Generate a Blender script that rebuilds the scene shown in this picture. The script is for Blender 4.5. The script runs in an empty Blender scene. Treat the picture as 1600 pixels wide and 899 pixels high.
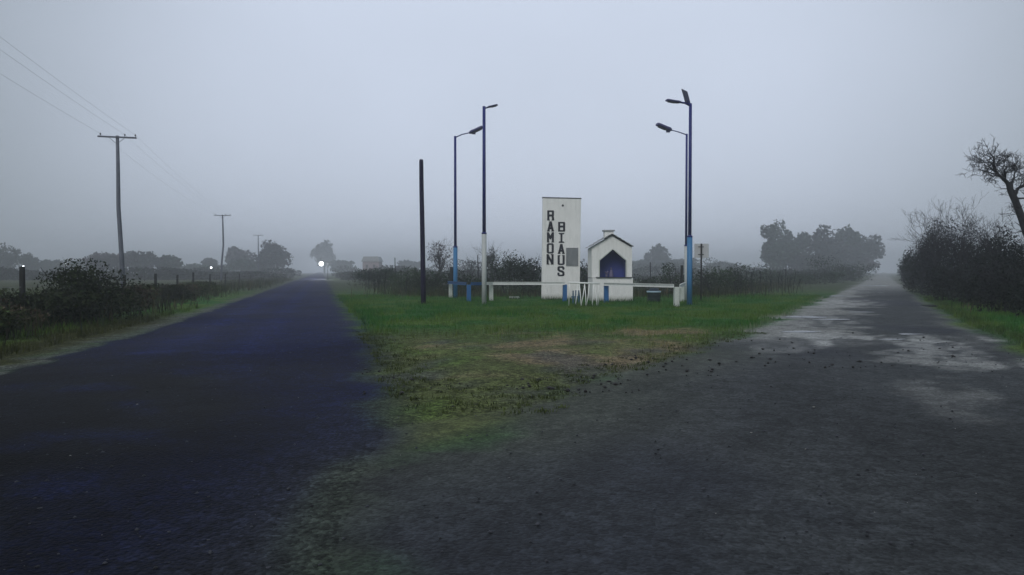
import bpy, math, random
import numpy as np
from mathutils import Vector

# ---------------------------------------------------------------- camera, light, exposure
scene = bpy.context.scene
C = scene.collection
F_PX, CX, CY, HORIZON = 1155.0, 800.0, 449.5, 425.0
CAM_H = 1.6
PITCH = math.atan((CY - HORIZON) / F_PX)

cam_data = bpy.data.cameras.new('camera')
cam_data.sensor_width = 36.0
cam_data.lens = F_PX / 1600.0 * 36.0
cam_data.clip_start = 0.05
cam_data.clip_end = 5000.0
cam = bpy.data.objects.new('camera', cam_data)
C.objects.link(cam)
cam.location = (0, 0, CAM_H)
cam.rotation_euler = (math.radians(90) - PITCH, 0, 0)
scene.camera = cam

scene.view_settings.view_transform = 'Standard'
scene.view_settings.look = 'None'
scene.view_settings.exposure = 0.0
scene.view_settings.gamma = 1.0
scene.view_settings.use_curve_mapping = False
scene.cycles.filter_width = 1.5
scene.cycles.max_bounces = 6
scene.cycles.diffuse_bounces = 2
scene.cycles.glossy_bounces = 2
scene.cycles.transparent_max_bounces = 8
scene.cycles.volume_bounces = 2
scene.cycles.sample_clamp_direct = 4.0
scene.cycles.use_denoising = True

SUN_EL, SUN_AZ = math.radians(42), math.radians(200)      # azimuth clockwise from +Y
HAZE = 0.0020

def srgb(r, g, b):
    def f(c):
        c /= 255.0
        return c / 12.92 if c <= 0.04045 else ((c + 0.055) / 1.055) ** 2.4
    return (f(r), f(g), f(b), 1.0)

world = bpy.data.worlds.new('World')
scene.world = world
world.use_nodes = True
wn, wl = world.node_tree.nodes, world.node_tree.links
wn.clear()
w_out = wn.new('ShaderNodeOutputWorld')
w_bg = wn.new('ShaderNodeBackground')
w_bg.inputs['Strength'].default_value = 0.1
wl.new(w_bg.outputs[0], w_out.inputs[0])
tc = wn.new('ShaderNodeTexCoord')
sky = wn.new('ShaderNodeTexSky')
sky.sky_type = 'NISHITA'
sky.sun_disc = False
sky.sun_elevation = SUN_EL
sky.sun_rotation = SUN_AZ
sky.dust_density = 3.0
sky_grey = wn.new('ShaderNodeHueSaturation')
sky_grey.inputs['Saturation'].default_value = 0.3
wl.new(sky.outputs[0], sky_grey.inputs['Color'])
# the cloud layer: thinner (brighter) straight ahead, thicker to both sides
dot = wn.new('ShaderNodeVectorMath'); dot.operation = 'DOT_PRODUCT'
g = Vector((0.02, math.cos(math.radians(18)), math.sin(math.radians(18)))).normalized()
dot.inputs[1].default_value = g
wl.new(tc.outputs['Generated'], dot.inputs[0])
mr = wn.new('ShaderNodeMapRange'); mr.interpolation_type = 'SMOOTHSTEP'
mr.inputs['From Min'].default_value = 0.70; mr.inputs['From Max'].default_value = 1.0
wl.new(dot.outputs['Value'], mr.inputs['Value'])
noise = wn.new('ShaderNodeTexNoise')
noise.inputs['Scale'].default_value = 2.2; noise.inputs['Detail'].default_value = 3
wl.new(tc.outputs['Generated'], noise.inputs['Vector'])
nsc = wn.new('ShaderNodeMath'); nsc.operation = 'MULTIPLY_ADD'
nsc.inputs[1].default_value = 0.35; nsc.inputs[2].default_value = -0.175
wl.new(noise.outputs['Fac'], nsc.inputs[0])
add = wn.new('ShaderNodeMath'); add.operation = 'ADD'; add.use_clamp = True
wl.new(mr.outputs[0], add.inputs[0]); wl.new(nsc.outputs[0], add.inputs[1])
cloud = wn.new('ShaderNodeMix'); cloud.data_type = 'RGBA'
SKY_EDGE = (2.5, 2.98, 3.4, 1)
SKY_GLOW = (6.75, 7.55, 9.1, 1)
cloud.inputs['A'].default_value = SKY_EDGE
cloud.inputs['B'].default_value = SKY_GLOW
wl.new(add.outputs[0], cloud.inputs['Factor'])
mixs = wn.new('ShaderNodeMix'); mixs.data_type = 'RGBA'
mixs.inputs['Factor'].default_value = 0.88
wl.new(sky_grey.outputs[0], mixs.inputs['A'])
wl.new(cloud.outputs['Result'], mixs.inputs['B'])
# an overcast sky grows brighter towards the zenith
wsep = wn.new('ShaderNodeSeparateXYZ'); wl.new(tc.outputs['Generated'], wsep.inputs[0])
wz = wn.new('ShaderNodeMapRange'); wz.inputs['From Min'].default_value = 0.3; wz.inputs['From Max'].default_value = 1.0
wz.inputs['To Min'].default_value = 1.0; wz.inputs['To Max'].default_value = 1.35
wl.new(wsep.outputs['Z'], wz.inputs['Value'])
wsc = wn.new('ShaderNodeVectorMath'); wsc.operation = 'SCALE'
wl.new(mixs.outputs['Result'], wsc.inputs[0]); wl.new(wz.outputs[0], wsc.inputs['Scale'])
wl.new(wsc.outputs[0], w_bg.inputs['Color'])

sun_data = bpy.data.lights.new('sun', 'SUN')
sun_data.energy = 1.35
sun_data.angle = math.radians(25)
sun_data.color = (1.0, 0.97, 0.93)
sun = bpy.data.objects.new('sun', sun_data)
C.objects.link(sun)
sdir = Vector((math.sin(SUN_AZ) * math.cos(SUN_EL), math.cos(SUN_AZ) * math.cos(SUN_EL), math.sin(SUN_EL)))
sun.rotation_euler = sdir.to_track_quat('Z', 'Y').to_euler()
sun.location = (0, -10, 30)

random.seed(7)
RNG = np.random.default_rng(11)

# ---------------------------------------------------------------- helpers
def P(px, py, Y):
    """world point at depth Y that the photograph shows at pixel (px, py)"""
    v = (CY - py) / F_PX
    t = math.tan(PITCH)
    den = (1 + v * t) * math.cos(PITCH)
    return Vector(((px - CX) / F_PX * Y / den, Y, CAM_H + Y * (v - t) / (1 + v * t)))

def tag(o, label=None, cat=None, group=None, kind=None):
    if label: o['label'] = label
    if cat: o['category'] = cat
    if group: o['group'] = group
    if kind: o['kind'] = kind
    return o

def thing(name, label, cat, loc=(0, 0, 0), group=None):
    o = bpy.data.objects.new(name, None)
    o.empty_display_size = 0.2
    C.objects.link(o)
    o.location = loc
    return tag(o, label, cat, group)

def mesh_np(name, V, Fc, mat, parent=None, col=None, smooth=False):
    V = np.asarray(V, dtype=np.float32).reshape(-1, 3)
    Fc = np.asarray(Fc, dtype=np.int32)
    n, k = Fc.shape
    me = bpy.data.meshes.new(name)
    me.vertices.add(len(V)); me.vertices.foreach_set('co', V.ravel())
    me.loops.add(n * k); me.loops.foreach_set('vertex_index', Fc.ravel())
    me.polygons.add(n)
    me.polygons.foreach_set('loop_start', np.arange(n, dtype=np.int32) * k)
    try:
        me.polygons.foreach_set('loop_total', np.full(n, k, dtype=np.int32))
    except Exception:
        pass
    if smooth:
        me.polygons.foreach_set('use_smooth', np.ones(n, dtype=bool))
    if col is not None:
        a = me.color_attributes.new('Col', 'FLOAT_COLOR', 'POINT')
        c4 = np.ones((len(V), 4), dtype=np.float32)
        c4[:, :col.shape[1]] = col
        a.data.foreach_set('color', c4.ravel())
    me.update(calc_edges=True)
    me.validate()
    me.materials.append(mat)
    o = bpy.data.objects.new(name, me)
    C.objects.link(o)
    if parent: o.parent = parent
    return o

class MB:
    def __init__(self): self.v = []; self.f = []
    def add(self, vs, fs):
        b = len(self.v)
        self.v += [tuple(p) for p in vs]
        self.f += [tuple(i + b for i in f) for f in fs]
    def box(self, c, s, rz=0.0, top=1.0):
        hx, hy, hz = s[0] / 2, s[1] / 2, s[2] / 2
        ca, sa = math.cos(rz), math.sin(rz)
        vs = []
        for z in (-hz, hz):
            k = top if z > 0 else 1.0
            for x, y in ((-hx, -hy), (hx, -hy), (hx, hy), (-hx, hy)):
                x, y = x * k, y * k
                vs.append((c[0] + x * ca - y * sa, c[1] + x * sa + y * ca, c[2] + z))
        self.add(vs, [(3, 2, 1, 0), (4, 5, 6, 7), (0, 1, 5, 4), (1, 2, 6, 5), (2, 3, 7, 6), (3, 0, 4, 7)])
        return self
    def frame_box(self, c, u, v, w):
        """box from centre and three half-axis vectors"""
        c, u, v, w = Vector(c), Vector(u), Vector(v), Vector(w)
        vs = [c + a * u + b * v + d * w for d in (-1, 1) for a, b in ((-1, -1), (1, -1), (1, 1), (-1, 1))]
        self.add(vs, [(3, 2, 1, 0), (4, 5, 6, 7), (0, 1, 5, 4), (1, 2, 6, 5), (2, 3, 7, 6), (3, 0, 4, 7)])
        return self
    def tube(self, pts, rad, n=8, cap=True):
        pts = [Vector(p) for p in pts]
        if not hasattr(rad, '__len__'): rad = [rad] * len(pts)
        vs, fs = [], []
        for i, p in enumerate(pts):
            d = (pts[min(i + 1, len(pts) - 1)] - pts[max(i - 1, 0)])
            if d.length < 1e-9: d = Vector((0, 0, 1))
            d.normalize()
            ref = Vector((1, 0, 0)) if abs(d.x) < 0.8 else Vector((0, 1, 0))
            a = d.cross(ref).normalized(); b = d.cross(a)
            for k in range(n):
                t = 2 * math.pi * k / n
                vs.append(p + (a * math.cos(t) + b * math.sin(t)) * rad[i])
        for i in range(len(pts) - 1):
            for k in range(n):
                k2 = (k + 1) % n
                fs.append((i * n + k, i * n + k2, (i + 1) * n + k2, (i + 1) * n + k))
        if cap:
            fs.append(tuple(range(n - 1, -1, -1)))
            fs.append(tuple((len(pts) - 1) * n + k for k in range(n)))
        self.add(vs, fs)
        return self
    def prism(self, poly, y0, y1):
        """poly of (x, z), extruded in y"""
        n = len(poly)
        vs = [(x, y0, z) for x, z in poly] + [(x, y1, z) for x, z in poly]
        fs = [tuple(range(n)), tuple(range(2 * n - 1, n - 1, -1))]
        for i in range(n):
            j = (i + 1) % n
            fs.append((j, i, n + i, n + j))
        self.add(vs, fs)
        return self
    def build(self, name, mat, parent=None, smooth=False, bevel=0.0):
        me = bpy.data.meshes.new(name)
        me.from_pydata(self.v, [], self.f)
        if smooth:
            for p in me.polygons: p.use_smooth = len(p.vertices) == 4
        me.update()
        me.materials.append(mat)
        o = bpy.data.objects.new(name, me)
        C.objects.link(o)
        if parent: o.parent = parent
        if bevel:
            m = o.modifiers.new('bevel', 'BEVEL'); m.width = bevel; m.segments = 2; m.limit_method = 'ANGLE'
        return o

# value noise, vectorised
_T = np.random.default_rng(5).random((256, 256)).astype(np.float64)
def vnoise(x, y):
    xi, yi = np.floor(x).astype(int), np.floor(y).astype(int)
    fx, fy = x - xi, y - yi
    fx = fx * fx * (3 - 2 * fx); fy = fy * fy * (3 - 2 * fy)
    a = _T[xi & 255, yi & 255]; b = _T[(xi + 1) & 255, yi & 255]
    c = _T[xi & 255, (yi + 1) & 255]; d = _T[(xi + 1) & 255, (yi + 1) & 255]
    return (a * (1 - fx) + b * fx) * (1 - fy) + (c * (1 - fx) + d * fx) * fy
def fbm(x, y, o=4):
    s, a, t = 0, 0.5, 0
    for i in range(o):
        s = s + a * vnoise(x * 2 ** i + 17.3 * i, y * 2 ** i + 9.1 * i); t += a; a *= 0.5
    return s / t
def sstep(a, b, x):
    t = np.clip((x - a) / (b - a), 0, 1)
    return t * t * (3 - 2 * t)

# ---------------------------------------------------------------- materials
def new_mat(name):
    m = bpy.data.materials.new(name)
    m.use_nodes = True
    return m, m.node_tree.nodes, m.node_tree.links, m.node_tree.nodes['Principled BSDF']

def paint(name, col, rough=0.6, var=0.15, scale=6.0, dirt=None, dirt_amt=0.4, metal=0.0, bump=0.0, spec=0.3, zdirt=None):
    m, n, l, b = new_mat(name)
    tcn = n.new('ShaderNodeTexCoord')
    nz = n.new('ShaderNodeTexNoise'); nz.inputs['Scale'].default_value = scale; nz.inputs['Detail'].default_value = 6
    l.new(tcn.outputs['Object'], nz.inputs['Vector'])
    mx = n.new('ShaderNodeMix'); mx.data_type = 'RGBA'
    mx.inputs['A'].default_value = tuple(c * (1 - var) for c in col[:3]) + (1,)
    mx.inputs['B'].default_value = tuple(min(c * (1 + var), 1) for c in col[:3]) + (1,)
    l.new(nz.outputs['Fac'], mx.inputs['Factor'])
    out = mx.outputs['Result']
    if dirt:
        n2 = n.new('ShaderNodeTexNoise'); n2.inputs['Scale'].default_value = scale * 0.35; n2.inputs['Detail'].default_value = 8
        n2.inputs['Roughness'].default_value = 0.7
        mp = n.new('ShaderNodeMapping'); mp.inputs['Scale'].default_value = (1.6, 1.6, 0.35)
        l.new(tcn.outputs['Object'], mp.inputs['Vector']); l.new(mp.outputs[0], n2.inputs['Vector'])
        rp = n.new('ShaderNodeMapRange'); rp.inputs['From Min'].default_value = 0.45; rp.inputs['From Max'].default_value = 0.8
        rp.inputs['To Max'].default_value = dirt_amt
        l.new(n2.outputs['Fac'], rp.inputs['Value'])
        m2 = n.new('ShaderNodeMix'); m2.data_type = 'RGBA'
        l.new(rp.outputs[0], m2.inputs['Factor']); l.new(out, m2.inputs['A']); m2.inputs['B'].default_value = dirt
        out = m2.outputs['Result']
        if zdirt:                                   # splashed mud and algae on the foot of the wall
            gz = n.new('ShaderNodeSeparateXYZ'); l.new(tcn.outputs['Object'], gz.inputs[0])
            ad = n.new('ShaderNodeMath'); ad.operation = 'MULTIPLY_ADD'; ad.inputs[1].default_value = 0.5
            l.new(n2.outputs['Fac'], ad.inputs[0]); l.new(gz.outputs['Z'], ad.inputs[2])
            rz = n.new('ShaderNodeMapRange'); rz.inputs['From Min'].default_value = 0.3; rz.inputs['From Max'].default_value = 0.3 + zdirt
            rz.inputs['To Min'].default_value = 0.7; rz.inputs['To Max'].default_value = 0.0
            l.new(ad.outputs[0], rz.inputs['Value'])
            m3 = n.new('ShaderNodeMix'); m3.data_type = 'RGBA'
            l.new(rz.outputs[0], m3.inputs['Factor']); l.new(out, m3.inputs['A']); m3.inputs['B'].default_value = srgb(96, 104, 84)
            out = m3.outputs['Result']
    l.new(out, b.inputs['Base Color'])
    b.inputs['Roughness'].default_value = rough
    b.inputs['Metallic'].default_value = metal
    b.inputs['Specular IOR Level'].default_value = spec
    if bump:
        bp = n.new('ShaderNodeBump'); bp.inputs['Strength'].default_value = bump; bp.inputs['Distance'].default_value = 0.01
        l.new(nz.outputs['Fac'], bp.inputs['Height']); l.new(bp.outputs[0], b.inputs['Normal'])
    return m

def vcol_mat(name, rough=0.8, spec=0.15, fine=0.0, fscale=30.0, bump=0.0, wet=False, fine2=0.0, peb=0.0):
    """base colour from the mesh's own colour attribute, varied by fine grain"""
    m, n, l, b = new_mat(name)
    at = n.new('ShaderNodeAttribute'); at.attribute_name = 'Col'
    out = at.outputs['Color']
    tcn = n.new('ShaderNodeTexCoord')
    nz = n.new('ShaderNodeTexNoise'); nz.inputs['Scale'].default_value = fscale; nz.inputs['Detail'].default_value = 5
    nz.inputs['Roughness'].default_value = 0.65
    l.new(tcn.outputs['Object'], nz.inputs['Vector'])
    if fine:
        mr_ = n.new('ShaderNodeMapRange'); mr_.inputs['From Min'].default_value = 0.3; mr_.inputs['From Max'].default_value = 0.7
        mr_.inputs['To Min'].default_value = 1 - fine; mr_.inputs['To Max'].default_value = 1 + fine
        l.new(nz.outputs['Fac'], mr_.inputs['Value'])
        vm = n.new('ShaderNodeVectorMath'); vm.operation = 'SCALE'
        l.new(out, vm.inputs[0]); l.new(mr_.outputs[0], vm.inputs['Scale'])
        out = vm.outputs[0]
        if fine2:
            vo = n.new('ShaderNodeTexNoise'); vo.inputs['Scale'].default_value = 2.4; vo.inputs['Detail'].default_value = 7
            l.new(tcn.outputs['Object'], vo.inputs['Vector'])
            m2 = n.new('ShaderNodeMapRange'); m2.inputs['From Min'].default_value = 0.3; m2.inputs['From Max'].default_value = 0.7
            m2.inputs['To Min'].default_value = 1 - fine2; m2.inputs['To Max'].default_value = 1 + fine2
            l.new(vo.outputs['Fac'], m2.inputs['Value'])
            vm2 = n.new('ShaderNodeVectorMath'); vm2.operation = 'SCALE'
            l.new(out, vm2.inputs[0]); l.new(m2.outputs[0], vm2.inputs['Scale'])
            out = vm2.outputs[0]
    ph = None
    if peb:                                        # gravel bedded in the surface: each cell a stone of its own tone
        for sc_, amt in ((34.0, peb), (11.0, peb * .8)):
            vo1 = n.new('ShaderNodeTexVoronoi'); vo1.inputs['Scale'].default_value = sc_
            l.new(tcn.outputs['Object'], vo1.inputs['Vector'])
            sp = n.new('ShaderNodeSeparateColor'); l.new(vo1.outputs['Color'], sp.inputs[0])
            m3 = n.new('ShaderNodeMapRange'); m3.inputs['From Min'].default_value = 0.0; m3.inputs['From Max'].default_value = 1.0
            m3.inputs['To Min'].default_value = 1 - amt; m3.inputs['To Max'].default_value = 1 + amt
            l.new(sp.outputs[0], m3.inputs['Value'])
            v3 = n.new('ShaderNodeVectorMath'); v3.operation = 'SCALE'
            l.new(out, v3.inputs[0]); l.new(m3.outputs[0], v3.inputs['Scale'])
            out = v3.outputs[0]
            if ph is None: ph = vo1.outputs['Distance']
    l.new(out, b.inputs['Base Color'])
    b.inputs['Roughness'].default_value = rough
    b.inputs['Specular IOR Level'].default_value = spec
    if wet:                                        # attribute alpha = how wet and smooth the surface is
        mw = n.new('ShaderNodeMapRange'); mw.inputs['To Min'].default_value = rough; mw.inputs['To Max'].default_value = 0.22
        l.new(at.outputs['Alpha'], mw.inputs['Value']); l.new(mw.outputs[0], b.inputs['Roughness'])
        ms = n.new('ShaderNodeMapRange'); ms.inputs['To Min'].default_value = spec; ms.inputs['To Max'].default_value = 0.4
        l.new(at.outputs['Alpha'], ms.inputs['Value']); l.new(ms.outputs[0], b.inputs['Specular IOR Level'])
    if bump:
        bp = n.new('ShaderNodeBump'); bp.inputs['Strength'].default_value = bump; bp.inputs['Distance'].default_value = 0.02
        hsrc = nz.outputs['Fac']
        if ph is not None:
            hm_ = n.new('ShaderNodeMath'); hm_.operation = 'MULTIPLY_ADD'; hm_.inputs[1].default_value = -0.9
            l.new(ph, hm_.inputs[0]); l.new(nz.outputs['Fac'], hm_.inputs[2]); hsrc = hm_.outputs[0]
        l.new(hsrc, bp.inputs['Height']); l.new(bp.outputs[0], b.inputs['Normal'])
        if wet:
            iv = n.new('ShaderNodeMapRange'); iv.inputs['To Min'].default_value = bump; iv.inputs['To Max'].default_value = bump * 0.1
            l.new(at.outputs['Alpha'], iv.inputs['Value']); l.new(iv.outputs[0], bp.inputs['Strength'])
    return m

def lamp_mat(name, col, strength):
    m, n, l, b = new_mat(name)
    b.inputs['Base Color'].default_value = col
    b.inputs['Emission Color'].default_value = col
    b.inputs['Emission Strength'].default_value = strength
    return m

M = {
    'ground': vcol_mat('grass_soil', 0.85, 0.05, 0.65, 30, 0.9, wet=True, fine2=0.2, peb=0.5),
    'asphalt': vcol_mat('old_asphalt', 0.85, 0.05, 0.65, 30, 0.9, wet=True, fine2=0.2, peb=0.5),
    'dirt': vcol_mat('wet_dirt', 0.8, 0.08, 0.45, 30, 0.6, wet=True, fine2=0.2, peb=0.34),
    'leaf': vcol_mat('leaves', 0.8, 0.05),
    'stone': vcol_mat('stones', 0.6, 0.3),
    'bark': paint('bark', (0.022, 0.021, 0.026), 0.9, 0.4, 5, bump=0.5, spec=0.1),
    'far_bark': paint('far_bark', (0.03, 0.028, 0.03), 0.9, 0.3, 3, spec=0.1),
    'white': paint('white_wall', (0.74, 0.75, 0.75), 0.8, 0.06, 9, dirt=(0.34, 0.36, 0.36, 1), dirt_amt=0.45, bump=0.25, spec=0.15, zdirt=0.35),
    'white_pole': paint('white_pole_paint', (0.42, 0.45, 0.46), 0.6, 0.12, 9, dirt=(0.2, 0.21, 0.2, 1), dirt_amt=0.5),
    'white_post': paint('white_post_paint', (0.50, 0.54, 0.52), 0.7, 0.1, 9, dirt=(0.22, 0.25, 0.2, 1), dirt_amt=0.5),
    'white_metal': paint('white_metal', (0.72, 0.75, 0.75), 0.45, 0.06, 12, dirt=(0.3, 0.27, 0.22, 1), dirt_amt=0.4),
    'blue': paint('blue_paint', (0.020, 0.11, 0.30), 0.55, 0.15, 9, dirt=(0.03, 0.09, 0.2, 1), dirt_amt=0.5),
    'light_blue': paint('light_blue_paint', (0.04, 0.16, 0.34), 0.55, 0.15, 9, dirt=(0.05, 0.13, 0.25, 1), dirt_amt=0.4),
    'navy': paint('navy_metal', (0.011, 0.018, 0.15), 0.55, 0.3, 5, dirt=(0.03, 0.035, 0.06, 1), dirt_amt=0.6, spec=0.2),
    'lamp_body': paint('lamp_body', (0.055, 0.055, 0.16), 0.5, 0.15, 9),
    'panel': paint('solar_cells', (0.05, 0.05, 0.10), 0.35, 0.2, 20),
    'black': paint('black_letters', (0.008, 0.009, 0.018), 0.6, 0.15, 9),
    'cap': paint('dark_concrete', (0.05, 0.055, 0.065), 0.85, 0.3, 9),
    'plaque': paint('plaque_metal', (0.15, 0.165, 0.18), 0.5, 0.25, 7, dirt=(0.32, 0.33, 0.34, 1), dirt_amt=0.6, spec=0.4),
    'niche': paint('niche_blue', (0.030, 0.046, 0.21), 0.6, 0.2, 3),
    'figure': paint('figure_plaster', (0.13, 0.12, 0.2), 0.8, 0.2, 9),
    'roof': paint('roof_tin', (0.30, 0.31, 0.33), 0.6, 0.3, 6),
    'wood': paint('old_wood', (0.013, 0.010, 0.034), 0.85, 0.5, 4, bump=0.5, spec=0.15),
    'post_wood': paint('post_wood', (0.020, 0.022, 0.022), 0.9, 0.4, 5, bump=0.3, spec=0.1),
    'util_wood': paint('pole_wood', (0.11, 0.12, 0.155), 0.85, 0.4, 3, bump=0.3, spec=0.15),  # paler than the wood itself: extra haze fade is put into the colour
    'wire': paint('wire', (0.16, 0.165, 0.18), 0.6, 0.1, 9),
    'drum': paint('drum_green', (0.004, 0.014, 0.015), 0.7, 0.3, 8),
    'drum_rim': paint('drum_rim', (0.30, 0.42, 0.52), 0.5, 0.1, 8),
    'bag': paint('drum_bag', (0.008, 0.018, 0.03), 0.6, 0.3, 8),
    'sign_back': paint('sign_back', (0.46, 0.47, 0.50), 0.6, 0.1, 5, dirt=(0.1, 0.1, 0.1, 1), dirt_amt=0.3),
    'iron': paint('iron_post', (0.012, 0.012, 0.014), 0.6, 0.2, 8),
    'picket': paint('picket_paint', (0.02, 0.075, 0.14), 0.6, 0.3, 9, dirt=(0.04, 0.06, 0.05, 1), dirt_amt=0.6),
    'kerb': paint('concrete_block', (0.30, 0.33, 0.30), 0.9, 0.2, 7),
    'house_wall': paint('house_wall', (0.30, 0.25, 0.27), 0.9, 0.1, 3),
    'house_window': paint('house_window', (0.03, 0.03, 0.04), 0.3, 0.1, 3),
    'bulb': lamp_mat('lamp_glow', (0.92, 0.97, 1.0, 1), 220.0),
    'bulb_small': lamp_mat('lamp_glow_small', (0.92, 0.97, 1.0, 1), 45.0),
}

# ---------------------------------------------------------------- ground and roads
LE = np.array([(-8, -5.9), (5, -6.9), (11.2, -7.9), (19.5, -9.7), (50, -17.4), (154, -44.0), (600, -159.0), (1200, -313.0)])
RE = np.array([(-8, 0.3), (0, -0.6), (3.9, -0.91), (5, -1.02), (6.7, -1.15), (10.6, -1.75), (15.4, -2.9), (20, -4.1), (28.4, -6.3), (50, -12.0), (154, -38.8), (600, -153.6), (1200, -307.5)])
DL = np.array([(-8, 0.3), (0, -0.6), (3.9, -0.91), (5, -1.02), (6.2, -1.1), (6.9, -0.75), (8.2, 0.14), (10.6, 1.0), (13.7, 2.95), (19.45, 6.3), (33.6, 13.4), (92, 43.2), (160, 77.4), (600, 299.6), (1200, 602.6)])
DR = np.array([(-8, 3.5), (5, 6.2), (13.7, 9.7), (24.6, 14.6), (74, 39.2), (160, 82.3), (600, 303.6), (1200, 606.0)])
def ed(T, y): return np.interp(y, T[:, 0], T[:, 1])

def jit(y, s, amp):
    return (fbm(y * 1.3 + s, y * 0 + s, 3) - 0.5) * 2 * amp

def edges(y):
    fade = np.clip(np.abs(y) / 20, 0.3, 1)
    return (ed(LE, y) + jit(y, 3.1, .28), ed(RE, y) + jit(y, 11.7, .3) * fade,
            ed(DL, y) + jit(y, 23.9, .4) * fade, ed(DR, y) + jit(y, 41.3, .4))

def relief(x, y):
    return (fbm(x * 0.35, y * 0.35, 3) - 0.5) * 0.06

GREEN = np.array([.022, .088, .016]); GREEN2 = np.array([.062, .108, .022])
OLIVE = np.array([.074, .090, .034]); BROWN = np.array([.185, .142, .092])
VERGE = np.array([.036, .040, .014]); SHOULDER = np.array([.085, .092, .084])
NAVY = np.array([.0034, .0066, .040]); NAVY_D = np.array([.0026, .0034, .0060])
MUD = np.array([.034, .038, .042]); MUD_L = np.array([.20, .205, .20]); MUD_B = np.array([.019, .022, .029])
FIELD = np.array([.045, .060, .032])

def lerp(a, b, t): return a * (1 - t[..., None]) + b * t[..., None]

def ellipse(x, y, cx, cy, rx, ry, ang, wob, s):
    ca, sa = math.cos(ang), math.sin(ang)
    dx, dy = x - cx, y - cy
    u, v = (dx * ca + dy * sa) / rx, (-dx * sa + dy * ca) / ry
    r = np.sqrt(u * u + v * v) + (fbm(x * 0.9 + s, y * 0.9, 4) - 0.5) * wob
    return 1 - sstep(0.6, 1.1, r)

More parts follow.
